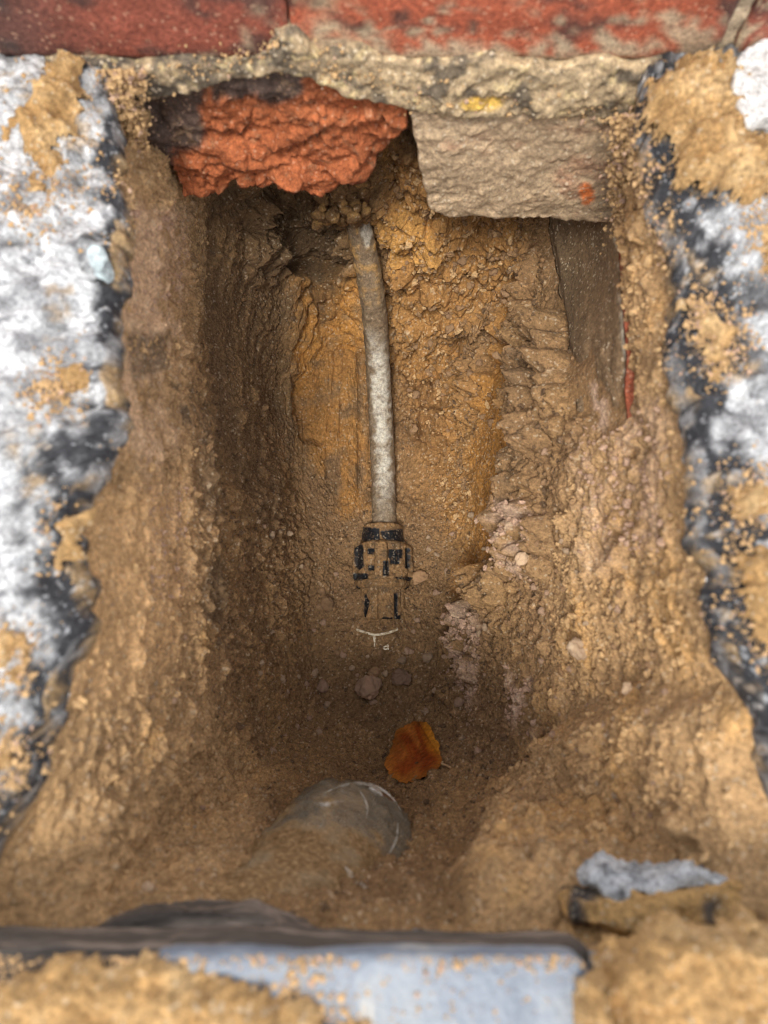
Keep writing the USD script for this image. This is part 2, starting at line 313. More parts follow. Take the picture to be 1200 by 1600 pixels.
T = mixc(T, (0.60, 0.41, 0.26), 0.85 * zone([(175, 320), (285, 320), (290, 520), (280, 700), (240, 760), (175, 650)], 16) * sst(n_b + n_a, -0.7, 0.2))  # pinkish tan, brightened to paint in light the upper left wall lacks
T = mixc(T, (0.60, 0.37, 0.18), 0.75 * zone([(120, 760), (285, 760), (280, 1000), (200, 1100), (100, 1080)], 30))  # tan raised likewise where the left wall gets too little light
T = mixc(T, (0.10, 0.068, 0.042), np.maximum(dark, z_und * (0.45 + 0.4 * streak)) * 0.85)  # dark loam, with shade of the left pocket and undercut painted in
T = mixc(T, (0.085, 0.062, 0.045), sst(n_c * 0.7 + n_b * 0.6, 0.72, 0.92) * 0.6)           # charcoal bits
T = mixc(T, (0.55, 0.42, 0.28), sst(fbm(V, 330, 2, 47) + 0.3 * n_b, 0.75, 0.95) * 0.6)     # pale grit
damp = isfloor * sst(-V[:, 2], 0.3, 0.33) * 0.25
T = mixc(T, (0.17, 0.105, 0.06), damp)
T *= (1 + 0.16 * n_b + 0.12 * n_c)[:, None]
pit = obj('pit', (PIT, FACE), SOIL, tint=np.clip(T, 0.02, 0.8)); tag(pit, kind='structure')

PU, PV, PD = proj(PIT); PN = vnormals(PIT, FACE); KT = cKDTree(np.stack([PU, PV], 1))
def hit(u, v, r=6):
    """the visible point of the pit along the sight line, and its normal"""
    i = np.array(KT.query_ball_point((u, v), r)); 
    if len(i) == 0: i = np.array([KT.query((u, v))[1]])
    k = i[PD[i] < np.min(PD[i]) + 0.012]
    n = PN[k].mean(0); return EYE + ray(u, v) * np.median(PD[k]), n / np.linalg.norm(n)

# ================================================================== TARMAC (one sheet, out to the horizon)
cosT, sinT = np.cos(TH), np.sin(TH)
xy0 = np.stack([cosT, sinT, 0 * TH], 1)
jag = 0.006 * fbm(xy0 * RIM_R[:, None], 60, 4, 51) + 0.002 * fbm(xy0 * RIM_R[:, None], 200, 2, 52)
def tarmac_h(x, y):
    p = np.stack([x, y, 0 * x], 1)
    return 0.006 * fbm(p, 22, 3, 61) + 0.006 * (0.3 - np.abs(fbm(p, 60, 3, 62))) + 0.003 * fbm(p, 150, 3, 63)
offs = np.concatenate([[0.012, 0.006, 0.001, -0.0015, -0.002, 0.0], np.linspace(0.0015, 0.30, 190), [0.34, 0.42, 0.6, 1, 2, 5, 12, 40]])
lip = np.concatenate([[-0.024, -0.022, -0.017, -0.011, -0.006, -0.002], np.zeros(198)])
R = RIM_R[None] + jag[None] * np.exp(-np.maximum(offs, 0) / 0.02)[:, None] + offs[:, None]
X, Y = CX + R * cosT, CY + R * sinT
h = tarmac_h(X.ravel(), Y.ravel()).reshape(X.shape) * np.where(offs < 0.31, 1, 0)[:, None]
fall = 0.004 * np.exp(-np.maximum(offs, 0) / 0.012)
Z = h * sst(offs, -0.01, 0.004)[:, None] + lip[:, None] - fall[:, None] + 0.0015 * fbm(np.stack([X.ravel(), Y.ravel(), np.repeat(lip, NT)], 1), 130, 2, 65).reshape(X.shape)
TV = np.stack([X, Y, Z], -1).reshape(-1, 3); TF = grid_faces(NT, len(offs))
if vnormals(TV, TF)[:, 2].mean() < 0: TF = TF[:, ::-1]
O = np.repeat(offs, NT)
tu, tv, _ = proj(TV)
inner = np.flatnonzero((O < 0.3) & (O > -0.004)); gs = np.random.default_rng(66)
agg = TV[gs.choice(inner, 5200)] + gs.normal(0, 0.0008, (5200, 3)); ar_ = np.minimum(0.0026 * np.exp(gs.normal(0, 0.4, 5200)), 0.006); tone = gs.random(5200)
wq = TV[inner] + 0.0008 * np.stack([fbm(TV[inner], 260, 2, 67 + k) for k in range(3)], 1)
dq, iq = cKDTree(agg).query(wq, k=1)
bump_ = np.sqrt(np.maximum(ar_[iq] ** 2 - dq ** 2, 0)) * 0.55
TV[inner, 2] += bump_
STN = np.zeros(len(TV)); STN[inner] = sst(ar_[iq] - dq, 0, 0.0006); TON = np.zeros(len(TV)); TON[inner] = tone[iq]
ta, tb, tc_ = fbm(TV, 30, 3, 71), fbm(TV, 110, 3, 72), fbm(TV, 300, 2, 73)
pale_at = np.where(TV[:, 0] < 0, 0.006 + 0.008 * sst(-tv, -420, -200), 0.022)
pale = sst(O + np.where(TV[:, 0] < 0, 0.014, 0.026) * ta + 0.010 * tb + 0.005 * tc_, pale_at - 0.003, pale_at + 0.009)
pale = pale * np.where(TV[:, 0] < 0, 1.0, 0.35 + 0.65 * sst(ta + 0.5 * tb, -0.1, 0.5))
TT = mixc(np.tile([0.035, 0.036, 0.042], (len(TV), 1)), (0.64, 0.655, 0.68), pale * np.clip(0.75 + 0.5 * tb + 0.2 * ta, 0.1, 1.05))
TT = mixc(TT, (0.05, 0.05, 0.06), sst(tb + 0.6 * tc_, 0.45, 0.8) * 0.75)
TT = mixc(TT, (0.5, 0.52, 0.55), sst(tc_ + 0.4 * tb, 0.5, 0.75) * 0.75)
TT = mixc(TT, (0.20, 0.205, 0.22), pale * sst(ta - 0.5 * tb, 0.1, 0.6) * 0.6)
TT = mixc(TT, (0.06, 0.05, 0.045), sst(-tv, -110, -60) * sst(TV[:, 1], 0.2, 0.22) * sst(tb + 0.5, 0, 0.4))
edge_n = (O < 0.002) * sst(fbm(TV, 120, 3, 75) + 0.4 * ta, -0.1, 0.5)
TT = mixc(TT, (0.36, 0.36, 0.37), edge_n * 0.7)
TT = mixc(TT, (0.42, 0.285, 0.145), (O < 0.004) * sst(fbm(TV, 55, 3, 76) + 0.4 * tc_, 0.0, 0.5) * 0.85)
TT *= (1 + STN * (TON - 0.45) * 0.9 * (0.4 + 0.6 * pale))[:, None]
TT = mixc(TT, (0.35, 0.36, 0.38), STN * (TON > 0.8) * (1 - pale) * 0.8)
TT = mixc(TT, (0.42, 0.29, 0.15), sst(fbm(TV, 60, 3, 74) + 0.5 * tc_, 0.45, 0.9) * 0.6)
tarmac = obj('tarmac_pavement', (TV, TF), TARMAC, tint=np.clip(TT, 0.02, 0.75)); tag(tarmac, kind='structure')

# ================================================================== RED BRICK WALL
WY = 0.286
W = lambda u, v, y=WY: on_y(u, v, y)
wall = thing('brick_wall', 'old red brick wall along the top of the hole, foot of it broken open', 'wall', (0, 0, 0))
EX, EZ, EY = np.array([1.0, 0, 0]), np.array([0, 0, 1.0]), np.array([0, 1.0, 0])
def brick_tint(v, base, soot, dust, seed, p_soot=0.0, p_dust=0.0):
    a, b, c = fbm(v, (40, 60, 60), 3, seed), fbm(v, 150, 3, seed + 1), fbm(v, 380, 2, seed + 2)
    t = np.tile(np.array(base), (len(v), 1)) * (1 + 0.2 * a + 0.25 * b)[:, None]
    t = mixc(t, soot, sst(a + 0.7 * b + p_soot, 0.0, 0.5) * 0.85)
    t = mixc(t, dust, sst(b + 0.7 * c - 0.5 * a + p_dust + 0.9 * sst(-v[:, 2], -0.026, 0.008) - 0.9 * sst(-v[:, 0], 0.06, 0.11), 0.25, 0.8) * 0.85)
    return np.clip(t, 0.02, 0.75)
def brick_box(x0, x1, z0, z1, y0, dep, seed, amp=0.0012):
    P = [(x0, z0), (x1, z0), (x1, z1), (x0, z1)]
    return chunk(P, (0, y0, 0), EX, EZ, EY, dep, 0.004, 0.003, amp, 90, seed)
xj = W(452, 40)[0]; xr = W(1128, 60)[0]; ztop = 0.066; zlow = W(600, 92)[2]
for k, (x0, x1, ps, pdu) in enumerate([(xj - 0.2165, xj - 0.0006, 0.05, -0.35), (xj + 0.0006, xr, 0.0, -0.05), (xr + 0.008, xr + 0.22, 0.0, 0.3)]):
    v, f = brick_box(x0, x1, zlow, ztop, WY, 0.1, 80 + k)
    sh = sst(-v[:, 0], 0.02, 0.12) * 0.2
    t = brick_tint(v, (0.36, 0.095, 0.05) if k == 1 else (0.25, 0.072, 0.046), (0.06, 0.035, 0.03), (0.38, 0.30, 0.2), 90 + 5 * k, ps, pdu)
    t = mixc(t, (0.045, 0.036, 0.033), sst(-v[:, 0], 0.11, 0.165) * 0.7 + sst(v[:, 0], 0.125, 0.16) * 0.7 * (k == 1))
    t = mixc(t, (0.40, 0.31, 0.2), sst(fbm(v, 55, 3, 98) - np.abs(v[:, 0] - xj - 0.02) / 0.035, -0.55, 0.1) * 0.75 * sst(fbm(v, 300, 2, 99), -0.5, 0.2))
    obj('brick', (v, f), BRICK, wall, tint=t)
for k in range(3):                                              # the course above, just out of the picture
    x0 = xj - 0.33 + 0.2235 * k; v, f = brick_box(x0, x0 + 0.2155, ztop + 0.010, ztop + 0.075, WY, 0.1, 110 + k)
    obj('brick', (v, f), BRICK, wall, tint=brick_tint(v, (0.3, 0.07, 0.04), (0.06, 0.035, 0.03), (0.42, 0.33, 0.22), 120 + 5 * k, 0, -0.1))
# bed joint between the courses, ragged, crusted with sand
bed = [(120, 84), (60, 90), (150, 128), (215, 150), (300, 130), (380, 112), (430, 95), (500, 118), (560, 142), (640, 158), (700, 172), (800, 170), (900, 172), (985, 200), (1060, 190), (1100, 92), (1040, 88), (985, 96), (930, 84), (880, 96), (820, 92), (770, 76), (720, 86), (660, 92), (600, 86), (560, 66), (500, 80), (460, 40), (430, 44), (420, 82), (360, 92), (280, 88), (200, 96)]
bp = np.array([[W(u, v)[0], W(u, v)[2]] for u, v in bed])
v, f = chunk(bp, (0, WY - 0.0045, 0), EX, EZ, EY, 0.07, 0.0016, 0.001, 0.0020, 150, 130, taub=1)
v = v - EY * ((v[:, 1] < WY + 0.01) * (0.0022 * fbm(v, 60, 3, 134) + 1.0 * crumbs(v, np.ones(len(v)), 5000, 0.0010, 0.5, 0.003, 135)))[:, None]
a, b = fbm(v, 45, 3, 131), fbm(v, 150, 3, 132)
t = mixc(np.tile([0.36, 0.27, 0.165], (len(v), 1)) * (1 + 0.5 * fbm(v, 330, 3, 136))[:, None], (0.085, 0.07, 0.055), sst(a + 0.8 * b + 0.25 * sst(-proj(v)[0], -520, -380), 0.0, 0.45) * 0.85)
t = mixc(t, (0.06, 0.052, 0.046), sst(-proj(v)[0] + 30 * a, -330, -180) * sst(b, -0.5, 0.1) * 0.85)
t = mixc(t, (0.6, 0.47, 0.25), sst(fbm(v, 200, 2, 133), 0.4, 0.8) * 0.7); t = mixc(t, (0.65, 0.42, 0.1), sst(-np.hypot((v[:, 0] - W(752, 148)[0]) / 0.012, (v[:, 2] - W(752, 148)[2]) / 0.005), -1, -0.6))
obj('mortar_joint', (v, f), CONC, wall, tint=np.clip(t, 0.02, 0.75))
for x0, z0, z1 in ((xr + 0.004, zlow, ztop),):
    v, f = chunk([(x0 - 0.0035, z0), (x0 + 0.0035, z0), (x0 + 0.0035, z1), (x0 - 0.0035, z1)], (0, WY + 0.003, 0), EX, EZ, EY, 0.09, 0.003, 0.0005, 0.001, 200, 140, taub=1)
    obj('mortar_joint', (v, f), CONC, wall, tint=np.clip(np.tile([0.33, 0.26, 0.18], (len(v), 1)) * (1 + 0.4 * fbm(v, 200, 2, 141))[:, None], 0.02, 0.7))
# the broken brick of the lower course: raw orange inside
bb = [(210, 170), (245, 140), (300, 126), (380, 106), (430, 86), (500, 106), (560, 132), (638, 148), (632, 190), (606, 238), (575, 268), (530, 290), (500, 294), (440, 293), (395, 287), (370, 284), (345, 300), (320, 304), (288, 303), (268, 262), (240, 225)]
BY = WY + 0.006
bpp = np.array([[W(u, v, BY)[0], W(u, v, BY)[2]] for u, v in bb])
v, f = chunk(bpp, (0, BY, 0), EX, EZ, EY, 0.085, 0.0016, 0.0012, 0.0030, 62, 150, taub=2)
face = sst(BY + 0.03 - v[:, 1], 0.0, 0.02)
nb = vnormals(v, f)
v = v - EY * (face * (0.006 * fbm(v, 22, 3, 151) + 0.004 * (0.3 - np.abs(fbm(v, 45, 4, 152))) + 0.0016 * fbm(v, 260, 3, 153)) + face * 0.10 * np.clip(v[:, 2] + 0.09, -0.05, 0.03))[:, None]
gf = np.random.default_rng(158); fs_ = v[gf.choice(np.flatnonzero(face > 0.5), 130)]
_, fi = cKDTree(fs_).query(v + 0.003 * np.stack([fbm(v, 120, 2, 159 + k) for k in range(3)], 1)); fd = gf.normal(0, 0.22, (130, 3)); fo = gf.normal(0, 0.0008, 130)
v = v - EY * (face * np.clip(np.einsum('ij,ij->i', v - fs_[fi], fd[fi]) + fo[fi], -0.006, 0.006))[:, None]
v = v - EY * (face * (0.8 * crumbs(v, face + 1e-6, 1500, 0.0011, 0.5, 0.003, 1581) - 0.9 * crumbs(v, face + 1e-6, 260, 0.0012, 0.4, 0.003, 1582)))[:, None]
bu, bv_, _ = proj(v)
t = np.tile([0.335, 0.102, 0.04], (len(v), 1)) * (1 + 0.25 * fbm(v, 60, 3, 154) + 0.3 * fbm(v, 260, 3, 155))[:, None]
t = mixc(t, (0.43, 0.14, 0.055), sst(fbm(v, 90, 3, 156), 0.2, 0.8) * 0.5)
wbu, wbv = bu + 18 * fbm(v, 60, 3, 157), bv_ + 14 * fbm(v, 60, 3, 158)
sootw = np.maximum(sst(sdist(wbu, wbv, [(190, 110), (335, 110), (318, 190), (312, 235), (275, 240), (262, 270), (275, 310), (200, 310)]), -6, 10), sst(sdist(wbu, wbv, [(320, 90), (490, 70), (470, 150), (435, 168), (400, 150), (340, 160)]), -6, 8))
t = mixc(t, (0.075, 0.06, 0.052), sootw * 0.92)
t = mixc(t, (0.30, 0.19, 0.11), sst(fbm(v, 130, 3, 168) + 0.6 * fbm(v, 400, 2, 169), 0.35, 0.9) * 0.5)
obj('broken_brick', (v, f), BRICK, wall, tint=np.clip(t, 0.02, 0.75)).SetCustomDataByKey('label', 'broken raw orange brick, sooty on its left')
# its neighbour, whole, filmed with grey mortar
gb = [(641, 158), (700, 164), (820, 166), (965, 166), (990, 205), (975, 250), (968, 348), (930, 347), (850, 343), (790, 338), (700, 342), (672, 326), (655, 250), (642, 190)]
gp = np.array([[W(u, v, WY - 0.002)[0], W(u, v, WY - 0.002)[2]] for u, v in gb])
v, f = chunk(gp, (0, WY - 0.002, 0), EX, EZ, EY, 0.075, 0.0016, 0.006, 0.0020, 55, 160, taub=3)
v = v - EY * ((v[:, 1] < WY + 0.02) * 0.7 * crumbs(v, np.ones(len(v)) * (v[:, 1] < WY + 0.02), 2600, 0.0010, 0.4, 0.0025, 165))[:, None]
bu, bv_, _ = proj(v); a, b = fbm(v, 40, 3, 161), fbm(v, 170, 3, 162)
t = np.tile([0.40, 0.295, 0.19], (len(v), 1)) * (1 + 0.22 * a + 0.2 * b)[:, None]
t = mixc(t, (0.33, 0.16, 0.10), sst(a - 0.2 * b + 0.5 * sst(bu, 800, 950), 0.3, 0.8) * 0.55)
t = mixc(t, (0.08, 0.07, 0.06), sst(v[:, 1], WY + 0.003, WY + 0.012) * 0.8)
chip = lambda u0, v0, ru, rv: sst(-np.hypot((bu + 4 * b - u0) / ru, (bv_ + 4 * a - v0) / rv), -1.2, -0.8)
t = mixc(t, (0.6, 0.17, 0.05), np.maximum(chip(916, 303, 11, 17), chip(974, 168, 12, 12)))
t = mixc(t, (0.42, 0.3, 0.19), sst(fbm(v, 420, 2, 163), 0.35, 0.7) * 0.5)
obj('brick', (v, f), CONC, wall, tint=np.clip(t, 0.02, 0.75)).SetCustomDataByKey('label', 'brick filmed grey-brown with old mortar')

# ================================================================== smooth mortar haunch and red clay edge on the right wall
hp = {}
rows = np.linspace(300, 660, 90); cols = np.linspace(0, 1, 50)
HV = []
for r in rows:
    ul, ur = np.interp(r, [300, 345, 640, 660], [845, 850, 896, 925]), np.interp(r, [300, 345, 560, 660], [968, 970, 984, 975])
    A, B = on_x(ul, r, np.interp(r, [300, 660], [0.0925, 0.094])), on_x(ur, r, np.interp(r, [300, 660], [0.1135, 0.1145]))
    HV.append([A * (1 - c) + B * c for c in cols])
from scipy.ndimage import gaussian_filter
dep = np.zeros((len(rows), len(cols)))
for i_, r in enumerate(rows):
    ul, ur = np.interp(r, [300, 345, 640, 660], [845, 850, 896, 925]), np.interp(r, [300, 345, 560, 660], [968, 970, 984, 975])
    for j_, c in enumerate(cols):
        k_ = KT.query_ball_point((ul + (ur - ul) * c, r), 7)
        dep[i_, j_] = np.percentile(PD[k_], 30) if k_ else np.nan
dep = np.where(np.isfinite(dep), dep, np.nanmedian(dep)); dep = gaussian_filter(dep, (9, 6), mode='nearest')
HV = []
for i_, r in enumerate(rows):
    ul, ur = np.interp(r, [300, 345, 640, 660], [845, 850, 896, 925]), np.interp(r, [300, 345, 560, 660], [968, 970, 984, 975])
    for j_, c in enumerate(cols): HV.append(EYE + ray(ul + (ur - ul) * c, r) * dep[i_, j_])
HV = np.array(HV); CC, RR_ = np.meshgrid(cols, rows)
hn = np.array([-1.0, 0, 0.45]); hn /= np.linalg.norm(hn)
fade = (sst(CC, 0.0, 0.2) * sst(655 - RR_ + 70 * (CC - 0.5), 0, 130)).ravel() * np.clip(1 + 0.8 * fbm(HV, 70, 3, 178) * sst(RR_.ravel(), 480, 600), 0, 1.2)
front = HV + hn * (-0.0045 + 0.0075 * fade + 0.0016 * fbm(HV, (60, 12, 60), 3, 171) + 0.003 * (1 - fade) * fbm(HV, 90, 3, 177) + 0.0005 * fbm(HV, 400, 2, 172))[:, None]
back = HV - hn * 0.02
def slab_from(front, back, nu, nv):
    f = grid_faces(nu, nv, wrap=False); n = nu * nv
    edge = np.concatenate([np.arange(nu), np.arange(1, nv) * nu + nu - 1, (nv - 1) * nu + np.arange(nu - 2, -1, -1), np.arange(nv - 2, 0, -1) * nu])
    e2 = np.roll(edge, -1)
    side = np.vstack([np.stack([edge, edge + n, e2 + n], 1), np.stack([edge, e2 + n, e2], 1)])
    m = trimesh.Trimesh(np.vstack([front, back]), np.vstack([f, f[:, ::-1] + n, side[:, ::-1]]), process=False)
    m.fix_normals(); return np.array(m.vertices), np.array(m.faces)
v, f = slab_from(front, back, 50, 90)
a, b = fbm(v, (60, 14, 60), 3, 173), fbm(v, 200, 3, 174)
t = np.tile([0.205, 0.135, 0.076], (len(v), 1)) * (1 + 0.25 * a + 0.22 * b)[:, None]
edge_w = np.concatenate([np.tile(sst(cols, 0.93, 0.98), 90)] * 2)
t = mixc(t, (0.5, 0.44, 0.34), edge_w * sst(fbm(v, 160, 2, 175), -0.2, 0.3) * 0.8)
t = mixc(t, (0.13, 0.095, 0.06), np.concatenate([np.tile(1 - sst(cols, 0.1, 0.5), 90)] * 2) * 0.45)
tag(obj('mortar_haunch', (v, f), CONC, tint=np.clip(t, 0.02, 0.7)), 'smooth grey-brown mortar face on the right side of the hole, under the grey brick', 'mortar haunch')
RV = []
Rr = np.linspace(372, 655, 70)
for r in Rr:
    ul = np.interp(r, [360, 560, 660], [964, 979, 971]); ur = np.interp(r, [360, 430, 560, 640, 660], [984, 990, 1003, 997, 985])
    d0 = np.interp(r, rows, dep[:, -1])
    RV += [EYE + ray(ul + (ur - ul) * c, r) * (d0 - 0.0055 - 0.004 * c) for c in np.linspace(0, 1, 10)]
RV = np.array(RV)
v, f = slab_from(RV + hn * (0.0002 + 0.003 * np.repeat(sst(655 - Rr, 0, 50) - 1, 10) + 0.0006 * fbm(RV, 120, 3, 181))[:, None], RV - hn * 0.012, 10, 70)
t = np.tile([0.30, 0.085, 0.045], (len(v), 1)) * (1 + 0.3 * fbm(v, 90, 3, 182))[:, None]
t = mixc(t, (0.4, 0.28, 0.16), sst(fbm(v, 130, 3, 183), 0.2, 0.6) * 0.6)
tag(obj('clay_tile_edge', (v, f), BRICK, tint=np.clip(t, 0.02, 0.6)), 'narrow strip of red clay tile showing beside the smooth mortar face', 'tile')

# ================================================================== water pipe
pc = [(600, 850, None, -0.3385), (600, 805, None, -0.3375), (599, 740, 0.2, None), (595, 650, 0.244, None), (590, 560, 0.283, None), (583, 470, 0.310, None), (572, 405, 0.331, None), (560, 350, 0.348, None), (546, 300, 0.362, None)]
P = np.array([on_y(u, v, y) if y else on_z(u, v, z) for u, v, y, z in pc])
from scipy.interpolate import CubicSpline
s = np.concatenate([[0], np.cumsum(np.linalg.norm(np.diff(P, axis=0), axis=1))]); C = CubicSpline(s, P)
q = np.linspace(0, s[-1], 260); Cp = gaussian_filter1d(C(q), 6, axis=0, mode='nearest')
def tube_mesh(c, r, n=40):
    t = np.gradient(c, axis=0); t /= np.linalg.norm(t, axis=1, keepdims=True)
    a = np.cross(t, [1.0, 0, 0]); a /= np.linalg.norm(a, axis=1, keepdims=True); b = np.cross(t, a)
    ph = np.linspace(0, 2 * math.pi, n, endpoint=False); r = np.broadcast_to(r, (len(c),))
    v = c[:, None] + r[:, None, None] * (np.cos(ph)[None, :, None] * a[:, None] + np.sin(ph)[None, :, None] * b[:, None])
    f = grid_faces(n, len(c)); return v.reshape(-1, 3), f[:, ::-1] if True else f
v, f = tube_mesh(Cp, np.interp(q, [0, s[-1]], [0.0098, 0.0088]))
m = trimesh.Trimesh(v, f, process=False); n = vnormals(v, f)
if np.sum((v - np.repeat(Cp, 40, 0)) * n) < 0: f = f[:, ::-1]; n = -n
u1, v1, _ = proj(v); nz = fbm(v, 60, 3, 191); nf = fbm(v, 260, 3, 192)
clean = sst(v1 + 30 * nz, 500, 560) * (1 - 0.8 * sst(v1, 740, 800)) * sst(-(u1 - np.interp(v1, [350, 560, 740], [562, 592, 600])) ** 2 + 12 * nf * 14, -260, 60)
clean = np.maximum(clean, 0.8 * sst(-np.hypot((u1 - 572) / 9, (v1 - 365) / 22) + 0.3 * nf, -1.1, -0.7))
clean = clean * np.clip(0.92 + 0.16 * nf, 0.2, 1)
dirt = mixc(np.tile([0.17, 0.12, 0.075], (len(v), 1)), (0.34, 0.2, 0.075), sst(nz + nf, 0.0, 0.6) * sst(560 - v1, 0, 200))
t = mixc(dirt, (0.47, 0.445, 0.385), clean)
v = v + n * ((1 - clean) * np.maximum(0, 0.0006 + 0.0009 * nf))[:, None]
tag(obj('water_pipe', (v, f), DIRTY, tint=np.clip(t, 0.02, 0.7)), 'muddy pale grey plastic pipe running up the middle of the hole', 'pipe')

# ================================================================== compression fitting (lies along the hole, half buried)
ZTOP = -0.3165
yy = lambda row: on_z(600, row - 7, ZTOP)[1]
wpx = lambda px, row: px / 1200 * proj(on_z(600, row, ZTOP)[None])[2][0]
AX = np.array([wpx(-2, 880), 0, -0.3385])
fit = thing('pipe_coupling', 'black ribbed plastic pipe coupling caked in brown mud, at the end of the pale pipe', 'pipe coupling', (0, 0, 0))
def turned(profile, rfun, ny, nphi, seed, clean_poly, name, mud=0.0008):
    """a turned part round the y axis; clean_poly: places where the black plastic shows through the mud"""
    pr = np.asarray(profile, float); l = np.concatenate([[0], np.cumsum(np.linalg.norm(np.diff(pr, axis=0), axis=1))])
    k = np.linspace(0, l[-1], ny); Yp, Rp = np.interp(k, l, pr[:, 0]), np.interp(k, l, pr[:, 1])
    ph = np.linspace(-math.pi, math.pi, nphi, endpoint=False)
    r = Rp[:, None] + rfun(Yp[:, None], ph[None])
    v = np.stack([AX[0] + r * np.sin(ph), np.repeat(Yp[:, None], nphi, 1), AX[2] + r * np.cos(ph)], -1).reshape(-1, 3)
    f = grid_faces(nphi, ny); n = vnormals(v, f)
    if np.sum(n[:, 2] * (v[:, 2] - AX[2])) < 0: f = f[:, ::-1]; n = -n
    uu, vv, _ = proj(v); nz, nf = fbm(v, 240, 3, seed), fbm(v, 700, 2, seed + 2)
    uu, vv = uu + 0.9 * nz, vv + 0.9 * nf; c = np.zeros(len(v))
    for p in clean_poly: c = np.maximum(c, sst(sdist(uu, vv, p), -3.2, -0.6))
    grv = sst(np.median(r) - r.ravel(), 0.0012, 0.0022) if name == 'nut' else 0 * c
    c = np.maximum(c, 0.55 * grv * sst(nz, -0.2, 0.4))
    c = np.maximum(c * np.clip(1.15 + 0.5 * nf, 0, 1), 0.6 * sst(nz + 0.5 * nf, 0.85, 1.0))
    t = mixc(np.tile([0.21, 0.122, 0.055], (len(v), 1)) * (1 + 0.35 * nz)[:, None], (0.34, 0.24, 0.14), sst(nf, 0.4, 0.8) * 0.5)
    t = mixc(t, (0.012, 0.013, 0.016), c)
    t = mixc(t, (0.03, 0.025, 0.02), (1 - c) * sst(nz + 0.5 * fbm(v, 90, 2, seed + 5), 0.0, 0.7) * 0.55)
    v = v + n * ((1 - c) * np.maximum(0, mud * (1.1 + 0.9 * nz + 0.6 * nf)))[:, None]
    return obj(name, (v, f), DIRTY, fit, tint=np.clip(t, 0.01, 0.7))
y0, y1, y2, y3, y4, y5 = (yy(r) for r in (822, 850, 908, 922, 972, 988))
Q = lambda x, y: (500 + x / 6, 780 + y / 6)                        # the close-up crop's own scale
box_ = lambda a, b, c, e: [Q(a, b), Q(c, b), Q(c, e), Q(a, e)]
turned([(y0 + 0.001, 0.0105), (y0, 0.0165), (y1, 0.0178)], lambda y, p: 0 * y * p, 40, 200, 201,
       [[Q(395, 320), Q(410, 270), Q(545, 285), Q(548, 400), Q(440, 400), Q(400, 375)], [Q(575, 310), Q(640, 300), Q(805, 285), Q(800, 350), Q(770, 395), Q(660, 405), Q(600, 365)]], 'collar')
def ribs(y, p):
    w = np.cos(p * 8 + 0.5); edge = sst(y, y2, y2 + 0.003) * sst(-y, -y1, -y1 + 0.003)
    return 0.0019 * np.tanh(w * 6) * edge - 0.0004
turned([(y1 + 0.0005, 0.0178), (y1 - 0.001, 0.0205), (y1 - 0.003, 0.0219), (y2 + 0.002, 0.0228), (y2, 0.0226), (y2 - 0.001, 0.0210)], ribs, 90, 360, 211,
       [[Q(325, 450), Q(345, 430), Q(395, 440), Q(400, 630), Q(370, 655), Q(340, 620)], box_(455, 470, 505, 505), box_(650, 480, 760, 545), box_(665, 540, 735, 600), box_(600, 590, 635, 710), box_(460, 630, 505, 660), box_(805, 470, 835, 640), box_(320, 705, 440, 750), box_(710, 740, 850, 785)], 'nut')
turned([(y2 - 0.0004, 0.0185), (y2 - 0.0012, 0.0185), (y2 - 0.0016, 0.0214), (y3 + 0.001, 0.0214), (y3, 0.0188)], lambda y, p: 0 * y * p, 30, 220, 221, [[Q(300, 810), Q(345, 820), Q(440, 860), Q(430, 900), Q(370, 865)], box_(640, 870, 680, 892), [Q(745, 870), Q(835, 820), Q(830, 845), Q(750, 885)]], 'flange')
turned([(y3, 0.0190), (y4, 0.0196), (y4 - 0.001, 0.0165)], lambda y, p: -0.0016 * (np.abs(np.sin(p * 3 + 0.6)) < 0.12), 60, 300, 231,
       [[Q(430, 900), Q(455, 960), Q(435, 1075), Q(420, 1085), Q(428, 990)], box_(702, 890, 716, 1110), [Q(320, 1045), Q(430, 1095), Q(430, 1120), Q(350, 1090)], box_(590, 1118, 670, 1140), [Q(720, 1105), Q(795, 1090), Q(790, 1105), Q(720, 1135)]], 'body')
turned([(y4, 0.0165), (y5, 0.0162), (y5 - 0.012, 0.0160)], lambda y, p: 0 * y * p, 40, 160, 241, [], 'tail')
WHITE = mat('off_white_plastic', {'t': ('geometry', {}), 'n': ('noise_texture', {'scale': 500.0, 'detail': 4.0}), 'r': ('rgb_ramp', {'ramp': [(0.4, (0.33, 0.24, 0.14)), (0.52, (0.62, 0.55, 0.42)), (1.0, (0.7, 0.65, 0.54))]}), 'p': ('principled_bsdf', {'roughness': 0.6})},
            [('t.position', 'n.vector'), ('n.fac', 'r.fac'), ('r.color', 'p.base_color')], surface='p.BSDF')
def ribbon(path, r):
    return tube_mesh(np.asarray(path), r, 12)
arc = []
for k in np.linspace(0, 1, 30):
    px = 556 + 66 * k; row = 983 + 9 * math.sin(math.pi * k); p_, n_ = hit(px, row)
    top_p = on_z(px, row, AX[2] + math.sqrt(max(1e-9, 0.0176 ** 2 - (wpx(px - 598, 985)) ** 2)))
    arc.append(top_p if top_p[2] > p_[2] else p_ + n_ * 0.0006)
obj('white_ring', ribbon(gaussian_filter1d(np.array(arc), 2, axis=0, mode='nearest'), 0.0011), WHITE, fit)
tabp = [arc[13] + [0, -0.0022 * k, -0.0004 * k] for k in np.linspace(0, 4, 8)]
obj('white_tab', ribbon(tabp, np.linspace(0.0016, 0.0006, 8)), WHITE, fit)
pL, nL = hit(603, 1011); pL = np.maximum(pL, on_z(603, 1011, AX[2] + 0.0172))
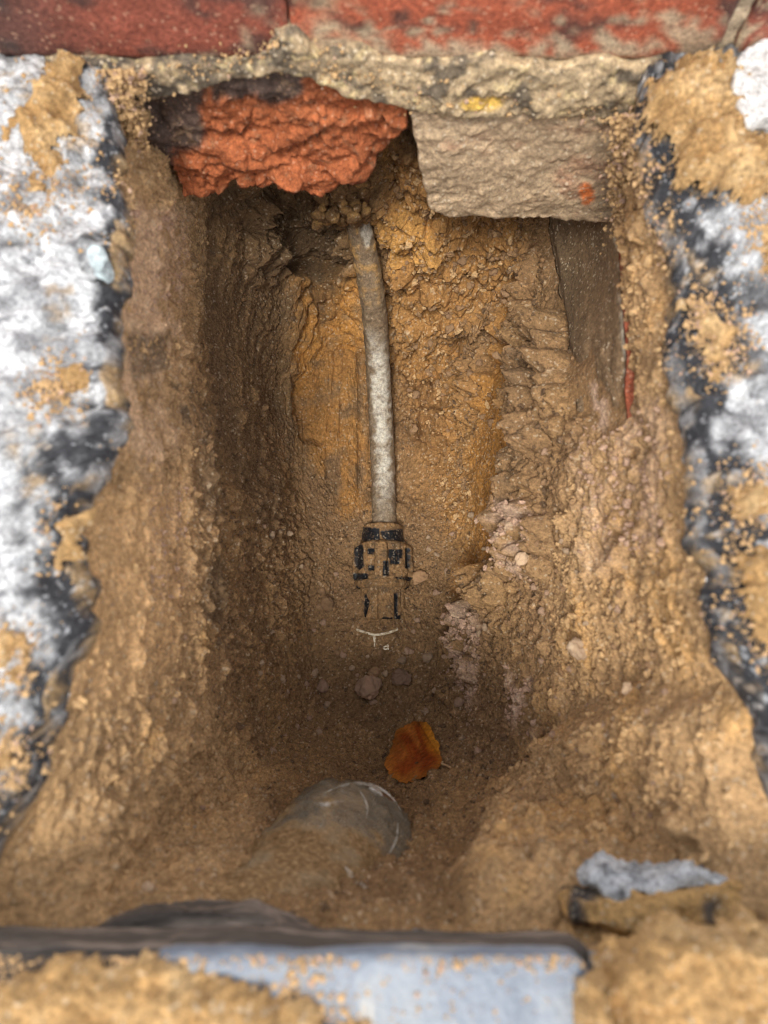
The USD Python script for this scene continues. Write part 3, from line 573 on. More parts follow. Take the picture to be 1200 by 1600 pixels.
tm = meshkit.text_mesh('a', 0.0066, 0.0006, bold=True); tv_ = np.array(tm.vertices); tv_[:, :2] -= (tv_[:, :2].max(0) + tv_[:, :2].min(0)) / 2
tv_ = tv_ @ rotm([1, 0, 0], -0.1).T @ rotm([0, 0, 1], 0.06).T + pL + [0, 0, 0.0005]
obj('raised_letter', (tv_, np.array(tm.faces)), WHITE, fit, smooth=False)

# ================================================================== autumn leaf
LEAF = mat('autumn_leaf', {'t': ('attribute', {'attribute': 'tint'}), 'g': ('geometry', {}), 'n': ('noise_texture', {'scale': 350.0, 'detail': 4.0}),
    'r': ('rgb_ramp', {'ramp': [(0.3, (0.7, 0.62, 0.6)), (0.7, (1.25, 1.2, 1.2))]}), 'm': ('mix', {'mix_type': 'multiply', 'fac': 1.0}),
    'b': ('bump', {'distance': 0.0005}), 'p': ('principled_bsdf', {'roughness': 0.6, 'specular_ior_level': 0.3}), 'tr': ('translucent_bsdf', {}), 'mx': ('mix_closure', {'fac': 0.06})},
    [('g.position', 'n.vector'), ('n.fac', 'r.fac'), ('t.color', 'm.color1'), ('r.color', 'm.color2'), ('m.color', 'p.base_color'), ('m.color', 'tr.color'), ('n.fac', 'b.height'), ('b.normal', 'p.normal'), ('p.BSDF', 'mx.closure1'), ('tr.BSDF', 'mx.closure2')], surface='mx.closure')
lq = [(470, 400), (520, 345), (600, 305), (690, 290), (770, 305), (810, 350), (830, 430), (850, 480), (862, 560), (865, 630), (830, 670), (760, 715), (700, 750), (640, 778), (560, 805), (510, 808), (465, 790), (410, 775), (372, 690), (390, 630), (430, 540), (455, 450)]
lp = [(540 + a / 6, 1080 + b / 6) for a, b in lq]
gp_ = np.array([hit(u, v, 5)[0] for u in np.linspace(612, 682, 6) for v in np.linspace(1138, 1210, 6)])
cf = np.linalg.lstsq(np.c_[gp_[:, :2], np.ones(36)], gp_[:, 2], rcond=None)[0]; zl = float(cf @ [*gp_[:, :2].mean(0), 1]) + 0.004
lift = float(np.percentile(gp_[:, 2] - np.c_[gp_[:, :2], np.ones(36)] @ cf, 90))
lw = np.array([on_z(u, v, zl)[:2] for u, v in smooth_poly(lp, 4)])
base = np.array(on_z(540 + 865 / 6, 1080 + 630 / 6, zl)[:2]); tip = np.array(on_z(540 + 425 / 6, 1080 + 560 / 6, zl)[:2])
pg = Polygon(lw); xs = np.arange(lw[:, 0].min(), lw[:, 0].max(), 0.0007); ys = np.arange(lw[:, 1].min(), lw[:, 1].max(), 0.0007)
gx, gy = np.meshgrid(xs, ys); g = np.stack([gx.ravel(), gy.ravel()], 1); g = g[shapely.contains_xy(pg.buffer(-0.0004), g[:, 0], g[:, 1])]
edge = np.array([pg.exterior.interpolate(k, True).coords[0] for k in np.linspace(0, 1, 260, endpoint=False)])
edge += 0.0009 * np.stack([fbm(np.c_[edge, 0 * edge[:, 0]], 500, 2, 5), fbm(np.c_[edge, 0 * edge[:, 0]], 500, 2, 6)], 1)
allp = np.vstack([g, edge])
from scipy.spatial import Delaunay
tri = Delaunay(allp).simplices; cen = allp[tri].mean(1); tri = tri[shapely.contains_xy(Polygon(edge), cen[:, 0], cen[:, 1])]
ax = (tip - base); Ln = np.linalg.norm(ax); ax /= Ln; per = np.array([-ax[1], ax[0]])
sl, st = (allp - base) @ ax, (allp - base) @ per
vein_arg = (sl - 0.75 * np.abs(st) + 0.0016 * fbm(np.c_[allp, 0 * sl], 130, 3, 15)) / 0.0036
STRK = fbm(np.c_[vein_arg * 0.9, sl * 45, 0 * sl], 1.0, 3, 16)
zz_l = zl + 0.0050 * np.abs(st / 0.018) ** 1.5 + 0.0035 * np.sin(sl / Ln * 2.4) + 0.0007 * STRK - 0.0006 * np.exp(-(st / 0.0008) ** 2) + 0.0016 * fbm(np.c_[allp, 0 * sl], 90, 2, 9) + 0.002 * sst(np.abs(st), 0.014, 0.022)
zz_l += (np.c_[allp, np.ones(len(allp))] @ cf) - (zl - 0.004) + max(0, lift - 0.0045)
L3 = np.c_[allp, zz_l]
cr = np.cross(L3[tri[:, 1]] - L3[tri[:, 0]], L3[tri[:, 2]] - L3[tri[:, 0]]); tri[cr[:, 2] < 0] = tri[cr[:, 2] < 0][:, ::-1]
bot = L3 - [0, 0, 0.00035]; nn = len(L3)
ei = np.arange(len(g), nn); ej = np.roll(ei, -1)
lf = np.vstack([tri, tri[:, ::-1] + nn, np.stack([ei, ei + nn, ej + nn], 1), np.stack([ei, ej + nn, ej], 1)])
lv = np.vstack([L3, bot]); ln = fbm(lv, (120, 120, 0), 3, 12)
lt = np.tile([0.30, 0.062, 0.010], (len(lv), 1))
S2, T2 = np.tile(sl, 2), np.tile(st, 2)
rimw = sst(np.tile(np.array(shapely.distance(pg.exterior, shapely.points(allp))), 2) * -1 + 0.0025 * ln, -0.006, 0.0)
lu, lv2, _ = proj(lv)
lt = mixc(lt, (0.62, 0.27, 0.02), sst(lu - 0.3 * (lv2 - 1150) + 12 * ln, 650, 680) * sst(1188 - lv2, 0, 20) * 0.95); lt = mixc(lt, (0.42, 0.2, 0.03), rimw * 0.6 )
lt = mixc(lt, (0.5, 0.2, 0.04), np.tile(sst(STRK, 0.15, 0.7), 2) * 0.6)
lt = mixc(lt, (0.13, 0.03, 0.008), np.tile(sst(-STRK, 0.2, 0.8), 2) * 0.6)
lt *= (1 + 0.35 * ln + 0.3 * fbm(lv, 420, 2, 14))[:, None]
leaf = thing('leaf', 'orange-brown fallen beech leaf lying on the mud floor of the hole', 'leaf')
obj('blade', (lv, lf), LEAF, leaf, tint=np.clip(lt, 0.005, 0.7))
kb = np.argmin(np.linalg.norm(L3[:, :2] - base, axis=1))
st_p = [L3[kb] + [0, 0, 0.0003]] + [hit(u, v)[0] + [0, 0, h_] for u, v, h_ in ((690, 1193, 0.006), (698, 1196, 0.004), (708, 1201, 0.002))]
obj('stalk', ribbon(st_p, np.array([0.0011, 0.0008, 0.0007, 0.0006])), LEAF, leaf, tint=np.tile([0.62, 0.45, 0.26], (48, 1)))

# ================================================================== clear plastic pipe wrap half buried at the near end
FILM = mat('muddy_clear_film', {'g': ('geometry', {}), 'n': ('noise_texture', {'scale': 48.0, 'detail': 8.0, 'roughness': 0.6}), 'n2': ('noise_texture', {'scale': 500.0, 'detail': 5.0}),
    'sep': ('separate_xyz', {}), 'ht': ('attribute', {'attribute': 'tint'}), 'sc': ('separate_color', {}), 'ad': ('math', {'math_type': 'add'}), 'r': ('rgb_ramp', {'ramp': [(0.40, (0, 0, 0)), (0.58, (1, 1, 1))]}),
    'cr': ('rgb_ramp', {'ramp': [(0.3, (0.13, 0.082, 0.042)), (0.55, (0.25, 0.16, 0.08)), (0.75, (0.42, 0.3, 0.17))]}),
    'b': ('bump', {'distance': 0.0012}), 'soil': ('diffuse_bsdf', {}), 'tp': ('transparent_bsdf', {'color': (0.86, 0.83, 0.76)}), 'haze': ('diffuse_bsdf', {'color': (0.46, 0.39, 0.29)}), 'gl': ('glossy_bsdf', {'roughness': 0.07, 'color': (0.9, 0.9, 0.9)}),
    'fr': ('fresnel', {'IOR': 1.75}), 'm0': ('mix_closure', {'fac': 0.15}), 'm1': ('mix_closure', {}), 'm2': ('mix_closure', {})},
    [('g.position', 'n.vector'), ('g.position', 'n2.vector'), ('ht.color', 'sc.color'), ('n.fac', 'ad.value1'), ('sc.r', 'ad.value2'), ('ad.value', 'r.fac'), ('n2.fac', 'cr.fac'), ('cr.color', 'soil.color'), ('n2.fac', 'b.height'), ('b.normal', 'soil.normal'),
     ('tp.BSDF', 'm0.closure1'), ('haze.BSDF', 'm0.closure2'), ('fr.fac', 'm1.fac'), ('m0.closure', 'm1.closure1'), ('gl.BSDF', 'm1.closure2'), ('r.color', 'm2.fac'), ('m1.closure', 'm2.closure1'), ('soil.BSDF', 'm2.closure2')], surface='m2.closure')
hs = [hit(u, v, 14) for u, v in ((572, 1266), (520, 1330), (470, 1385), (425, 1430), (385, 1470))]
e0, e1 = hs[0][0] - hs[0][1] * 0.007, hs[3][0] - hs[3][1] * 0.037
axd = e1 - e0; La = np.linalg.norm(axd) * 1.25; axd /= np.linalg.norm(axd)
sx = np.cross(axd, [0, 0, 1.0]); sx /= np.linalg.norm(sx); su = np.cross(sx, axd)
if su[2] < 0: su = -su
NA, NP = 140, 120
ka = np.linspace(0, 1, NA); ph = np.linspace(0, 2 * math.pi, NP, endpoint=False)
rad = 0.034; cap = 0.22
prof = np.where(ka < cap, np.sqrt(np.clip(1 - ((cap - ka) / cap) ** 2.2, 0, 1)), 1.0 + 0.25 * (ka - cap))
alo = e0[None] - axd * (cap * La * 0.4) + axd * (ka[:, None] * La * 1.12)
sv = alo[:, None] + rad * prof[:, None, None] * (np.cos(ph)[None, :, None] * sx * 1.12 + np.sin(ph)[None, :, None] * su * 0.8)
sv = sv.reshape(-1, 3); sf = grid_faces(NP, NA); sn = vnormals(sv, sf)
if np.sum(sn * (sv - np.repeat(alo, NP, 0))) < 0: sf = sf[:, ::-1]; sn = -sn
rel = np.stack([np.repeat(ka, NP) * 3, np.tile(np.cos(ph), NA) * 0.5, np.tile(np.sin(ph), NA) * 0.5], 1)
wr = np.abs(fbm(rel, (2.5, 6, 6), 3, 251))
fold_glint = np.exp(-(fbm(rel, (3.0, 5, 5), 2, 255) / 0.07) ** 2) + 0.7 * np.exp(-(fbm(rel, (6.0, 3, 3), 2, 256) / 0.05) ** 2)
sv = sv + sn * (0.0026 * (0.3 - wr) + 0.0012 * fold_glint + 0.0003 * fbm(sv, 130, 2, 252))[:, None]
mud_w = np.clip(-0.24 + 0.34 * sst(np.repeat(ka, NP), 0.14, 0.5) - 0.10 * sst(np.repeat(ka, NP), 0.6, 0.8), -1, 1)
sleeve = thing('plastic_sleeve', 'muddy clear plastic sleeve with rounded end, half buried near the leaf', 'plastic sleeve')
obj('film', (sv, sf), FILM, sleeve, tint=np.repeat(mud_w[:, None], 3, 1))
su_, sv_, sd_ = proj(sv); KS = cKDTree(np.stack([su_, sv_], 1))
def on_sleeve(u, v):
    k_ = KS.query_ball_point((u, v), 7) or [int(KS.query((u, v))[1])]
    return EYE + ray(u, v) * (min(np.percentile(sd_[k_], 15), np.median(PD[KT.query_ball_point((u, v), 5) or [int(KT.query((u, v))[1])]])) - 0.0004)
PALE_GLINT = mat('pale_film_glint', {'g': ('geometry', {}), 'n': ('noise_texture', {'scale': 260.0, 'detail': 4.0}), 'r': ('rgb_ramp', {'ramp': [(0.35, (0, 0, 0)), (0.7, (0.55, 0.55, 0.55))]}), 'd': ('diffuse_bsdf', {'color': (0.56, 0.52, 0.45)}),
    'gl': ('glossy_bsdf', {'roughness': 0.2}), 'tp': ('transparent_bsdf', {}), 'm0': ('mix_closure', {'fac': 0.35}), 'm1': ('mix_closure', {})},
    [('g.position', 'n.vector'), ('n.fac', 'r.fac'), ('r.color', 'm1.fac'), ('d.BSDF', 'm0.closure1'), ('gl.BSDF', 'm0.closure2'), ('tp.BSDF', 'm1.closure1'), ('m0.closure', 'm1.closure2')], surface='m1.closure')  # pale ribbons: glints and reflections on film creases, painted as thin geometry
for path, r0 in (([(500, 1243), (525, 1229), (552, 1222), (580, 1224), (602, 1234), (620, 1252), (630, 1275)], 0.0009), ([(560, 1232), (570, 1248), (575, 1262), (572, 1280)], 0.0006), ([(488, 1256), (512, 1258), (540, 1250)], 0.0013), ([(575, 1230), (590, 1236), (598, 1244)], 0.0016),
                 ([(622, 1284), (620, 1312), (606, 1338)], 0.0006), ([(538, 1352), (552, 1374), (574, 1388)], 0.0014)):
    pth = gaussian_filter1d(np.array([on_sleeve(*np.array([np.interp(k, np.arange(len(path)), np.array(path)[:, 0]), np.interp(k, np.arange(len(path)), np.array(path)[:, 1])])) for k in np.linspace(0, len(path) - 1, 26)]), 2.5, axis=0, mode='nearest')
    obj('fold_glint', ribbon(pth, r0 * np.sin(np.linspace(0.12, math.pi - 0.12, 26))), PALE_GLINT, sleeve)

# ================================================================== near edge: grey slab, dark board and cover under it
zs_top = 0.030
slab_x0, slab_x1 = on_z(330, 1500, zs_top)[0] - 0.02, on_z(922, 1500, zs_top)[0]
yf = on_z(600, 1492, zs_top)[1]
SLAB = mat('blue_grey_slab', {'g': ('geometry', {}), 'n': ('noise_texture', {'scale': 38.0, 'detail': 8.0, 'roughness': 0.68, 'distortion': 0.8}), 'n2': ('noise_texture', {'scale': 420.0, 'detail': 4.0}),
    'r': ('rgb_ramp', {'ramp': [(0.3, (0.085, 0.105, 0.14)), (0.48, (0.14, 0.165, 0.205)), (0.6, (0.19, 0.21, 0.235)), (0.7, (0.40, 0.36, 0.30))]}), 'b': ('bump', {'distance': 0.0008}), 'p': ('principled_bsdf', {'roughness': 0.5})},
    [('g.position', 'n.vector'), ('g.position', 'n2.vector'), ('n.fac', 'r.fac'), ('r.color', 'p.base_color'), ('n2.fac', 'b.height'), ('b.normal', 'p.normal')], surface='p.BSDF')
v, f = chunk([(slab_x0, yf - 0.26), (slab_x1, yf - 0.26), (slab_x1, yf), (slab_x0, yf)], (0, 0, zs_top - 0.010), EX, EY, EZ, 0.010, 0.003, 0.004, 0.0011, 45, 301, taub=2)
tag(obj('paving_slab', (v, f), SLAB), 'flat blue-grey slab at the near edge of the hole, half covered in sand', 'slab')
BOARD = mat('dark_weathered_board', {'g': ('geometry', {}), 'mp': ('mapping', {'scale': (18, 160, 160)}), 'n': ('noise_texture', {'scale': 1.0, 'detail': 6.0, 'roughness': 0.65, 'distortion': 0.6}),
    'r': ('rgb_ramp', {'ramp': [(0.3, (0.02, 0.016, 0.014)), (0.5, (0.06, 0.048, 0.04)), (0.7, (0.24, 0.19, 0.155))]}), 'b': ('bump', {'distance': 0.002}), 'p': ('principled_bsdf', {'roughness': 0.75})},
    [('g.position', 'mp.vector'), ('mp.vector', 'n.vector'), ('n.fac', 'r.fac'), ('r.color', 'p.base_color'), ('n.fac', 'b.height'), ('b.normal', 'p.normal')], surface='p.BSDF')
bx0, bx1 = -0.19, on_z(905, 1470, 0.0)[0]
v, f = chunk([(bx0, -0.009), (bx1, -0.004), (bx1, zs_top - 0.0115), (bx0, zs_top - 0.0115)], (0, yf - 0.028, 0), EX, EZ, EY, 0.0265, 0.003, 0.005, 0.0026, 26, 311, taub=3)
tag(obj('edge_board', (v, f), BOARD), 'dark weathered board supporting the front of the blue-grey slab', 'board')
cc = np.array([on_z(305, 1450, -0.01)[0], yf - 0.0385]); th_ = np.linspace(0, 2 * math.pi, 90, endpoint=False)
arc_poly = np.stack([cc[0] + 0.066 * np.cos(th_), cc[1] + 0.040 * np.sin(th_)], 1)
v, f = chunk(arc_poly, (0, 0, -0.034), EX, EY, EZ, 0.020, 0.0025, 0.002, 0.0030, 45, 321, taub=2)
tag(obj('round_cover', (v, f), BOARD), 'dark curved rim of a round cover jutting out under the board on the left', 'cover')

def tarmac_stone(name, poly, z, dep, seed, col, label):
    w = np.array([on_z(u, v, z)[:2] for u, v in poly])
    v, f = chunk(w, (0, 0, z - dep), EX, EY, EZ, dep, 0.0016, 0.001, 0.0022, 110, seed, taub=2)
    t = np.tile(col, (len(v), 1)) * (1 + 0.2 * fbm(v, 140, 3, seed + 1))[:, None]
    tag(obj(name, (v, f), TARMAC, tint=np.clip(t, 0.02, 0.8)), label, 'stone')
tarmac_stone('blue_chip', [(140, 376), (156, 380), (168, 404), (158, 420), (140, 414), (134, 394)], 0.006, 0.010, 351, (0.46, 0.54, 0.57), 'small pale blue stone chip in the black tarmac edge, upper left')
tarmac_stone('white_stone', [(1150, 92), (1185, 62), (1260, 50), (1260, 190), (1200, 182), (1165, 196), (1148, 150)], 0.010, 0.016, 361, (0.66, 0.66, 0.66), 'large white stone in the tarmac at the upper right, beside the sand')
# pale stone in the near right rim
sp = [(925, 1372), (950, 1352), (985, 1360), (1010, 1372), (1050, 1368), (1080, 1358), (1130, 1372), (1128, 1384), (1085, 1392), (1040, 1390), (1000, 1396), (975, 1402), (945, 1392)]
spw = np.array([on_z(u, v, -0.022)[:2] for u, v in sp])
v, f = chunk(spw, (0, 0, -0.040), EX, EY, EZ, 0.018, 0.0014, 0.0008, 0.0042, 130, 331, taub=1)
t = mixc(np.tile([0.52, 0.54, 0.57], (len(v), 1)), (0.12, 0.12, 0.13), sst(fbm(v, 120, 3, 332), 0.1, 0.6)); 
tag(obj('grey_stone', (v, f), TARMAC, tint=np.clip(t, 0.02, 0.7)), 'jagged pale grey stone in the sand beside the slab, lower right', 'stone')
lb = [(860, 1440), (905, 1405), (990, 1408), (1080, 1394), (1140, 1380), (1230, 1370), (1240, 1430), (1080, 1450), (990, 1455)]
lbw = np.array([on_z(u, v, -0.02)[:2] for u, v in lb])
v, f = chunk(lbw, (0, 0, -0.045), EX, EY, EZ, 0.026, 0.002, 0.004, 0.005, 70, 341, taub=3)
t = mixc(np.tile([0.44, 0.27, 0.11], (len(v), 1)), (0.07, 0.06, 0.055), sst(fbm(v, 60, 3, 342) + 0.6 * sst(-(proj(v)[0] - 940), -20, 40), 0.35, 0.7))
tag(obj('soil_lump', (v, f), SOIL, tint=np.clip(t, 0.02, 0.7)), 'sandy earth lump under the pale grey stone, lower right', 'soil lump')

# ================================================================== spilled sand (on the tarmac, the slab and the mortar)
def heap(name_polys, base_h, res, x0, x1, y0, y1, amp, seed, zpl):
    xs, ys = np.arange(x0, x1, res), np.arange(y0, y1, res); gx, gy = np.meshgrid(xs, ys)
    p = np.stack([gx.ravel(), gy.ravel(), 0 * gx.ravel()], 1); b = base_h(p[:, 0], p[:, 1]); p[:, 2] = b
    uu, vv, _ = proj(p); wu, wv = uu + 34 * fbm(p, 45, 3, seed) + 22 * fbm(p, 190, 3, seed + 1), vv + 34 * fbm(p, 45, 3, seed + 2) + 22 * fbm(p, 190, 3, seed + 3)
    e = np.full(len(p), -1e9)
    for poly, hgt in name_polys: e = np.maximum(e, np.minimum(sdist(wu, wv, poly), 40) / 40 * hgt)
    lump = 0.35 - np.abs(fbm(p, 80, 3, seed + 4)); lump2 = 0.35 - np.abs(fbm(p, 210, 3, seed + 5))
    hgt = np.where(e > 0, e + np.clip(e / 0.004, 0, 1) * amp * (lump + 0.5 * lump2) + 0.0007 * fbm(p, 480, 2, seed + 6), e * 1.5 - 0.0008)
    hgt = hgt + np.where(e > -0.001, 1.0, 0) * 0.9 * crumbs(p, np.clip(e / 0.003 + 0.3, 0, 1), int(1600 * len(p) / 60000), 0.0019, 0.45, 0.005, seed + 20)
    z = b + hgt
    V3 = np.stack([p[:, 0], p[:, 1], z], 1); keep = hgt > -0.002
    f = grid_faces(len(xs), len(ys), wrap=False); f = f[keep[f].all(1)]
    used = np.unique(f); re = np.full(len(V3), -1); re[used] = np.arange(len(used)); V3 = V3[used]; f = re[f]
    if len(f) and vnormals(V3, f)[:, 2].mean() < 0: f = f[:, ::-1]
    t = mixc(np.tile([0.40, 0.245, 0.105], (len(V3), 1)), (0.50, 0.335, 0.165), sst(fbm(V3, 70, 3, seed + 7), -0.2, 0.6)); t *= (1 + 0.2 * fbm(V3, 220, 3, seed + 8))[:, None]
    return V3, f, np.clip(t, 0.02, 0.75)
fullh = lambda x, y: tarmac_h(x, y)
left_polys = [([(55, 70), (110, 75), (115, 160), (125, 230), (100, 290), (60, 270), (40, 210)], 0.008), ([(95, 815), (150, 790), (160, 850), (110, 880)], 0.006), ([(-10, 1150), (30, 1170), (35, 1200), (5, 1215)], 0.005),
              ([(30, 300), (60, 300), (60, 330), (35, 335)], 0.003), ([(70, 590), (95, 590), (95, 630), (78, 630)], 0.003), ([(5, 1000), (40, 1010), (20, 1060)], 0.003)]
v, f, t = heap(left_polys, fullh, 0.0011, -0.24, -0.09, -0.09, 0.284, 0.004, 401, 0)
tag(obj('spilled_sand', (v, f), SAND, tint=t), 'patches of yellow sand spilled on the pale tarmac left of the hole', 'sand', kind='stuff')
right_polys = [([(1010, 120), (1130, 40), (1145, 90), (1140, 180), (1210, 200), (1210, 300), (1150, 340), (1100, 290), (1050, 300), (1030, 230), (985, 190)], 0.012), ([(1120, 0), (1230, 0), (1230, 60), (1150, 75)], 0.01),
               ([(1135, 760), (1215, 745), (1215, 810), (1150, 820)], 0.006), ([(1150, 860), (1230, 870), (1230, 1060), (1180, 1020), (1160, 950)], 0.008), ([(1080, 470), (1100, 480), (1095, 500), (1078, 495)], 0.003), ([(1120, 500), (1150, 520), (1140, 570), (1110, 560)], 0.004), ([(1180,360),(1230,330),(1230,420),(1190,410)],0.005)]
v, f, t = heap(right_polys, fullh, 0.0011, 0.1, 0.27, -0.05, 0.284, 0.005, 421, 0)
tag(obj('spilled_sand', (v, f), SAND, tint=t), 'crumbly sand heaped on the black tarmac right of the hole', 'sand', kind='stuff')
slabh = lambda x, y: np.where((x > slab_x0 - 0.3) & (x < slab_x1), zs_top + 0.0006, np.where(x >= slab_x1, zs_top - 0.012, 0.0))
near_polys = [([(-60, 1530), (60, 1512), (200, 1508), (300, 1516), (380, 1534), (470, 1556), (560, 1606), (660, 1700), (420, 1800), (-60, 1800)], 0.006)]
v, f, t = heap(near_polys, lambda x, y: 0 * x + zs_top + 0.0006, 0.0011, -0.19, 0.08, -0.16, yf + 0.003, 0.006, 441, 0)
tag(obj('spilled_sand', (v, f), SAND, tint=t), 'yellow sand covering the left of the blue-grey slab', 'sand', kind='stuff')
near_r = [([(905, 1500), (960, 1455), (1040, 1440), (1120, 1425), (1230, 1400), (1300, 1420), (1300, 1800), (915, 1800)], 0.016)]
v, f, t = heap(near_r, lambda x, y: np.where(x < slab_x1, zs_top + 0.0004, zs_top - 0.014 * sst(x, slab_x1 - 0.0005, slab_x1 + 0.006)), 0.0011, slab_x1 - 0.016, 0.19, -0.17, -0.035, 0.006, 461, 0)
tag(obj('spilled_sand', (v, f), SAND, tint=t), 'heap of bright yellow sand to the right of the blue-grey slab', 'sand', kind='stuff')
# slab's left part under the sand needs something to lie on: the board runs on under it

# ================================================================== clod of earth hanging at the top of the pipe
def cluster(pts, rad, seed):
    vs, fs, k = [], [], 0
    for i, (p, r) in enumerate(zip(pts, rad)):
        v, f = pebble(r, seed + i, 2, (1, 0.9, 0.85), 0.3); v = v @ rotm([0.3, 0.5, 0.8], i * 1.7).T + p
        vs.append(v); fs.append(f + k); k += len(v)
    return np.vstack(vs), np.vstack(fs)
rng = np.random.default_rng(5)
cp, cr_ = [], []
for i in range(190):
    u, v_ = rng.normal(532, 22), rng.normal(312, 20)
    if u > 574 or v_ > 352 or u < 488 or v_ < 272: continue
    cp.append(on_y(u, v_, 0.335 + rng.normal(0, 0.006))); cr_.append(rng.uniform(0.0015, 0.0055))
v, f = cluster(cp, cr_, 500); t = mixc(np.tile([0.19, 0.11, 0.05], (len(v), 1)), (0.34, 0.2, 0.075), sst(fbm(v, 150, 3, 501), 0.0, 0.6))
tag(obj('soil_clod', (v, f), SOIL, tint=np.clip(t, 0.02, 0.6)), 'dark crumbly clod of earth hanging over the top end of the pipe', 'soil clod')

# ================================================================== stones and pebbles one can tell apart
STONE = [earth('stone_' + n, tinted=False, color=c, coord='object', k=0.02, bump=0.0004, speck=0.2) for n, c in (('pink', (0.35, 0.23, 0.155)), ('brown', (0.27, 0.165, 0.09)), ('pale', (0.37, 0.265, 0.175)))]
def stone(u, v, rpx, k, label, group=None, sink=0.35, sq=(1, 0.85, 0.7), name='pebble'):
    p, n = hit(u, v); r = rpx / 1200 * np.dot(p - EYE, FWD)
    pv, pf = pebble(1.0, int(u * 7 + v), 3, sq, 0.22)
    z = n if n[2] > 0.2 else np.array([n[0], n[1], 0.4]); z = z / np.linalg.norm(z); a = np.cross(z, [math.cos(u), math.sin(u), 0.1]); a /= np.linalg.norm(a); b = np.cross(z, a)
    pv = (pv[:, :1] * a + pv[:, 1:2] * b + pv[:, 2:] * z) * r + z * r * (0.65 - sink)
    x = thing(name, label, 'pebble' if name == 'pebble' else 'stone', p, group)
    obj('stone', (pv, pf), STONE[k], x); return x
def lone(u, v, rpx, k, label):
    p, n = hit(u, v); r = rpx / 1200 * np.dot(p - EYE, FWD)
    pv, pf = pebble(1.0, int(u * 7 + v), 4, (1, 0.85, 0.7), 0.32); pv = pv * (1 + 0.05 * fbm(pv, 5, 3, 3) + 0.05 * np.abs(fbm(pv, 3, 2, 5)))[:, None]; ang = (u * 13 + v) % 6.28
    pv = (pv @ rotm([0, 0, 1], ang).T) * r + n * r * 0.5 + p
    tag(obj('pebble', (pv, pf), STONE[k]), label, 'pebble')
lone(573, 1074, 19, 0, 'largest pinkish pebble on the mud floor, above the leaf')
lone(514, 944, 12, 1, 'brown pebble left of the lower half of the coupling')
lone(658, 904, 12, 1, 'brown round pebble right of the black coupling')
lone(624, 1060, 15, 0, 'flat brown pebble right of the largest pinkish pebble')
lone(503, 1074, 9, 0, 'small pinkish pebble left of the largest pinkish pebble')
lone(585, 1049, 9, 1, 'small dark pebble just above the largest pinkish pebble')
lone(668, 1025, 8, 2, 'pale chip right of the white letter below the coupling')
lone(628, 1030, 7, 2, 'pale crumb between the white letter and the right wall')
lone(910, 1015, 17, 2, 'pale oblong stone set in the right side of the hole')
lone(985, 1082, 10, 2, 'pale round pebble in the right side, below the oblong stone')
lone(718, 1098, 8, 0, 'pinkish pebble at the foot of the right side near the leaf')
lone(545, 1282, 9, 2, 'pale pebble lying on the muddy plastic sleeve')
lone(818, 872, 10, 2, 'pinkish pale stone in the crumbled ridge right of the coupling')
lone(232, 1392, 10, 2, 'white pebble at the lower left above the round cover')
rng = np.random.default_rng(23)
protos = []
for k in range(9):
    pv, pf = pebble(1.0, 700 + k, 2, (1, 0.8 + 0.02 * k, 0.6 + 0.03 * k), 0.45)
    c = UsdGeom.Xform.Define(stage, f'/World/pebble_kind_{k:03d}'); c.GetPrim().SetSpecifier(Sdf.SpecifierClass)
    usdkit.mesh(stage, f'/World/pebble_kind_{k:03d}/stone', (pv, pf), STONE[k % 3], smooth=True); protos.append(c)
spots = [(rng.uniform(400, 760), rng.uniform(800, 1200), rng.uniform(2.5, 6.0), 'small pebbles scattered over the mud floor', 'small pebble on the mud floor of the hole') for _ in range(120)]
spots += [(rng.uniform(790, 1060), rng.uniform(700, 1330), rng.uniform(2.5, 6.5), 'small stones in the right side', 'small stone bedded in the right earth side of the hole') for _ in range(90)]
spots += [(rng.uniform(620, 790), rng.uniform(380, 680), rng.uniform(3, 8), 'crumbs on the far earth face', 'earth crumb on the rough far face behind the pipe') for _ in range(40)]
spots += [(rng.uniform(90, 330), rng.uniform(900, 1380), rng.uniform(2.5, 5), 'small stones in the left side', 'small stone bedded in the sandy left side of the hole') for _ in range(40)]
for i, (u, v, rpx, grp, lab) in enumerate(spots):
    if abs(u - 597) < 48 and 780 < v < 1015: continue
    if 590 < u < 700 and 1115 < v < 1225: continue
    p, n = hit(u, v, 4); r = rpx / 1200 * np.dot(p - EYE, FWD)
    k = int(rng.integers(9)) if 'crumb' not in grp else 1 + 3 * int(rng.integers(3))
    x = UsdGeom.Xform.Define(stage, path_of('pebble' if 'crumb' not in grp else 'earth_crumb'))
    x.GetPrim().GetReferences().AddInternalReference(f'/World/pebble_kind_{k:03d}'); x.GetPrim().SetInstanceable(True)
    x.AddTranslateOp().Set(Gf.Vec3d(*map(float, p + n * r * 0.2))); x.AddRotateXYZOp().Set(Gf.Vec3f(*map(float, rng.uniform(-30, 30, 2)), float(rng.uniform(0, 360)))); x.AddScaleOp().Set(Gf.Vec3f(float(r)))
    tag(x, lab, 'pebble' if 'crumb' not in grp else 'earth crumb', grp)

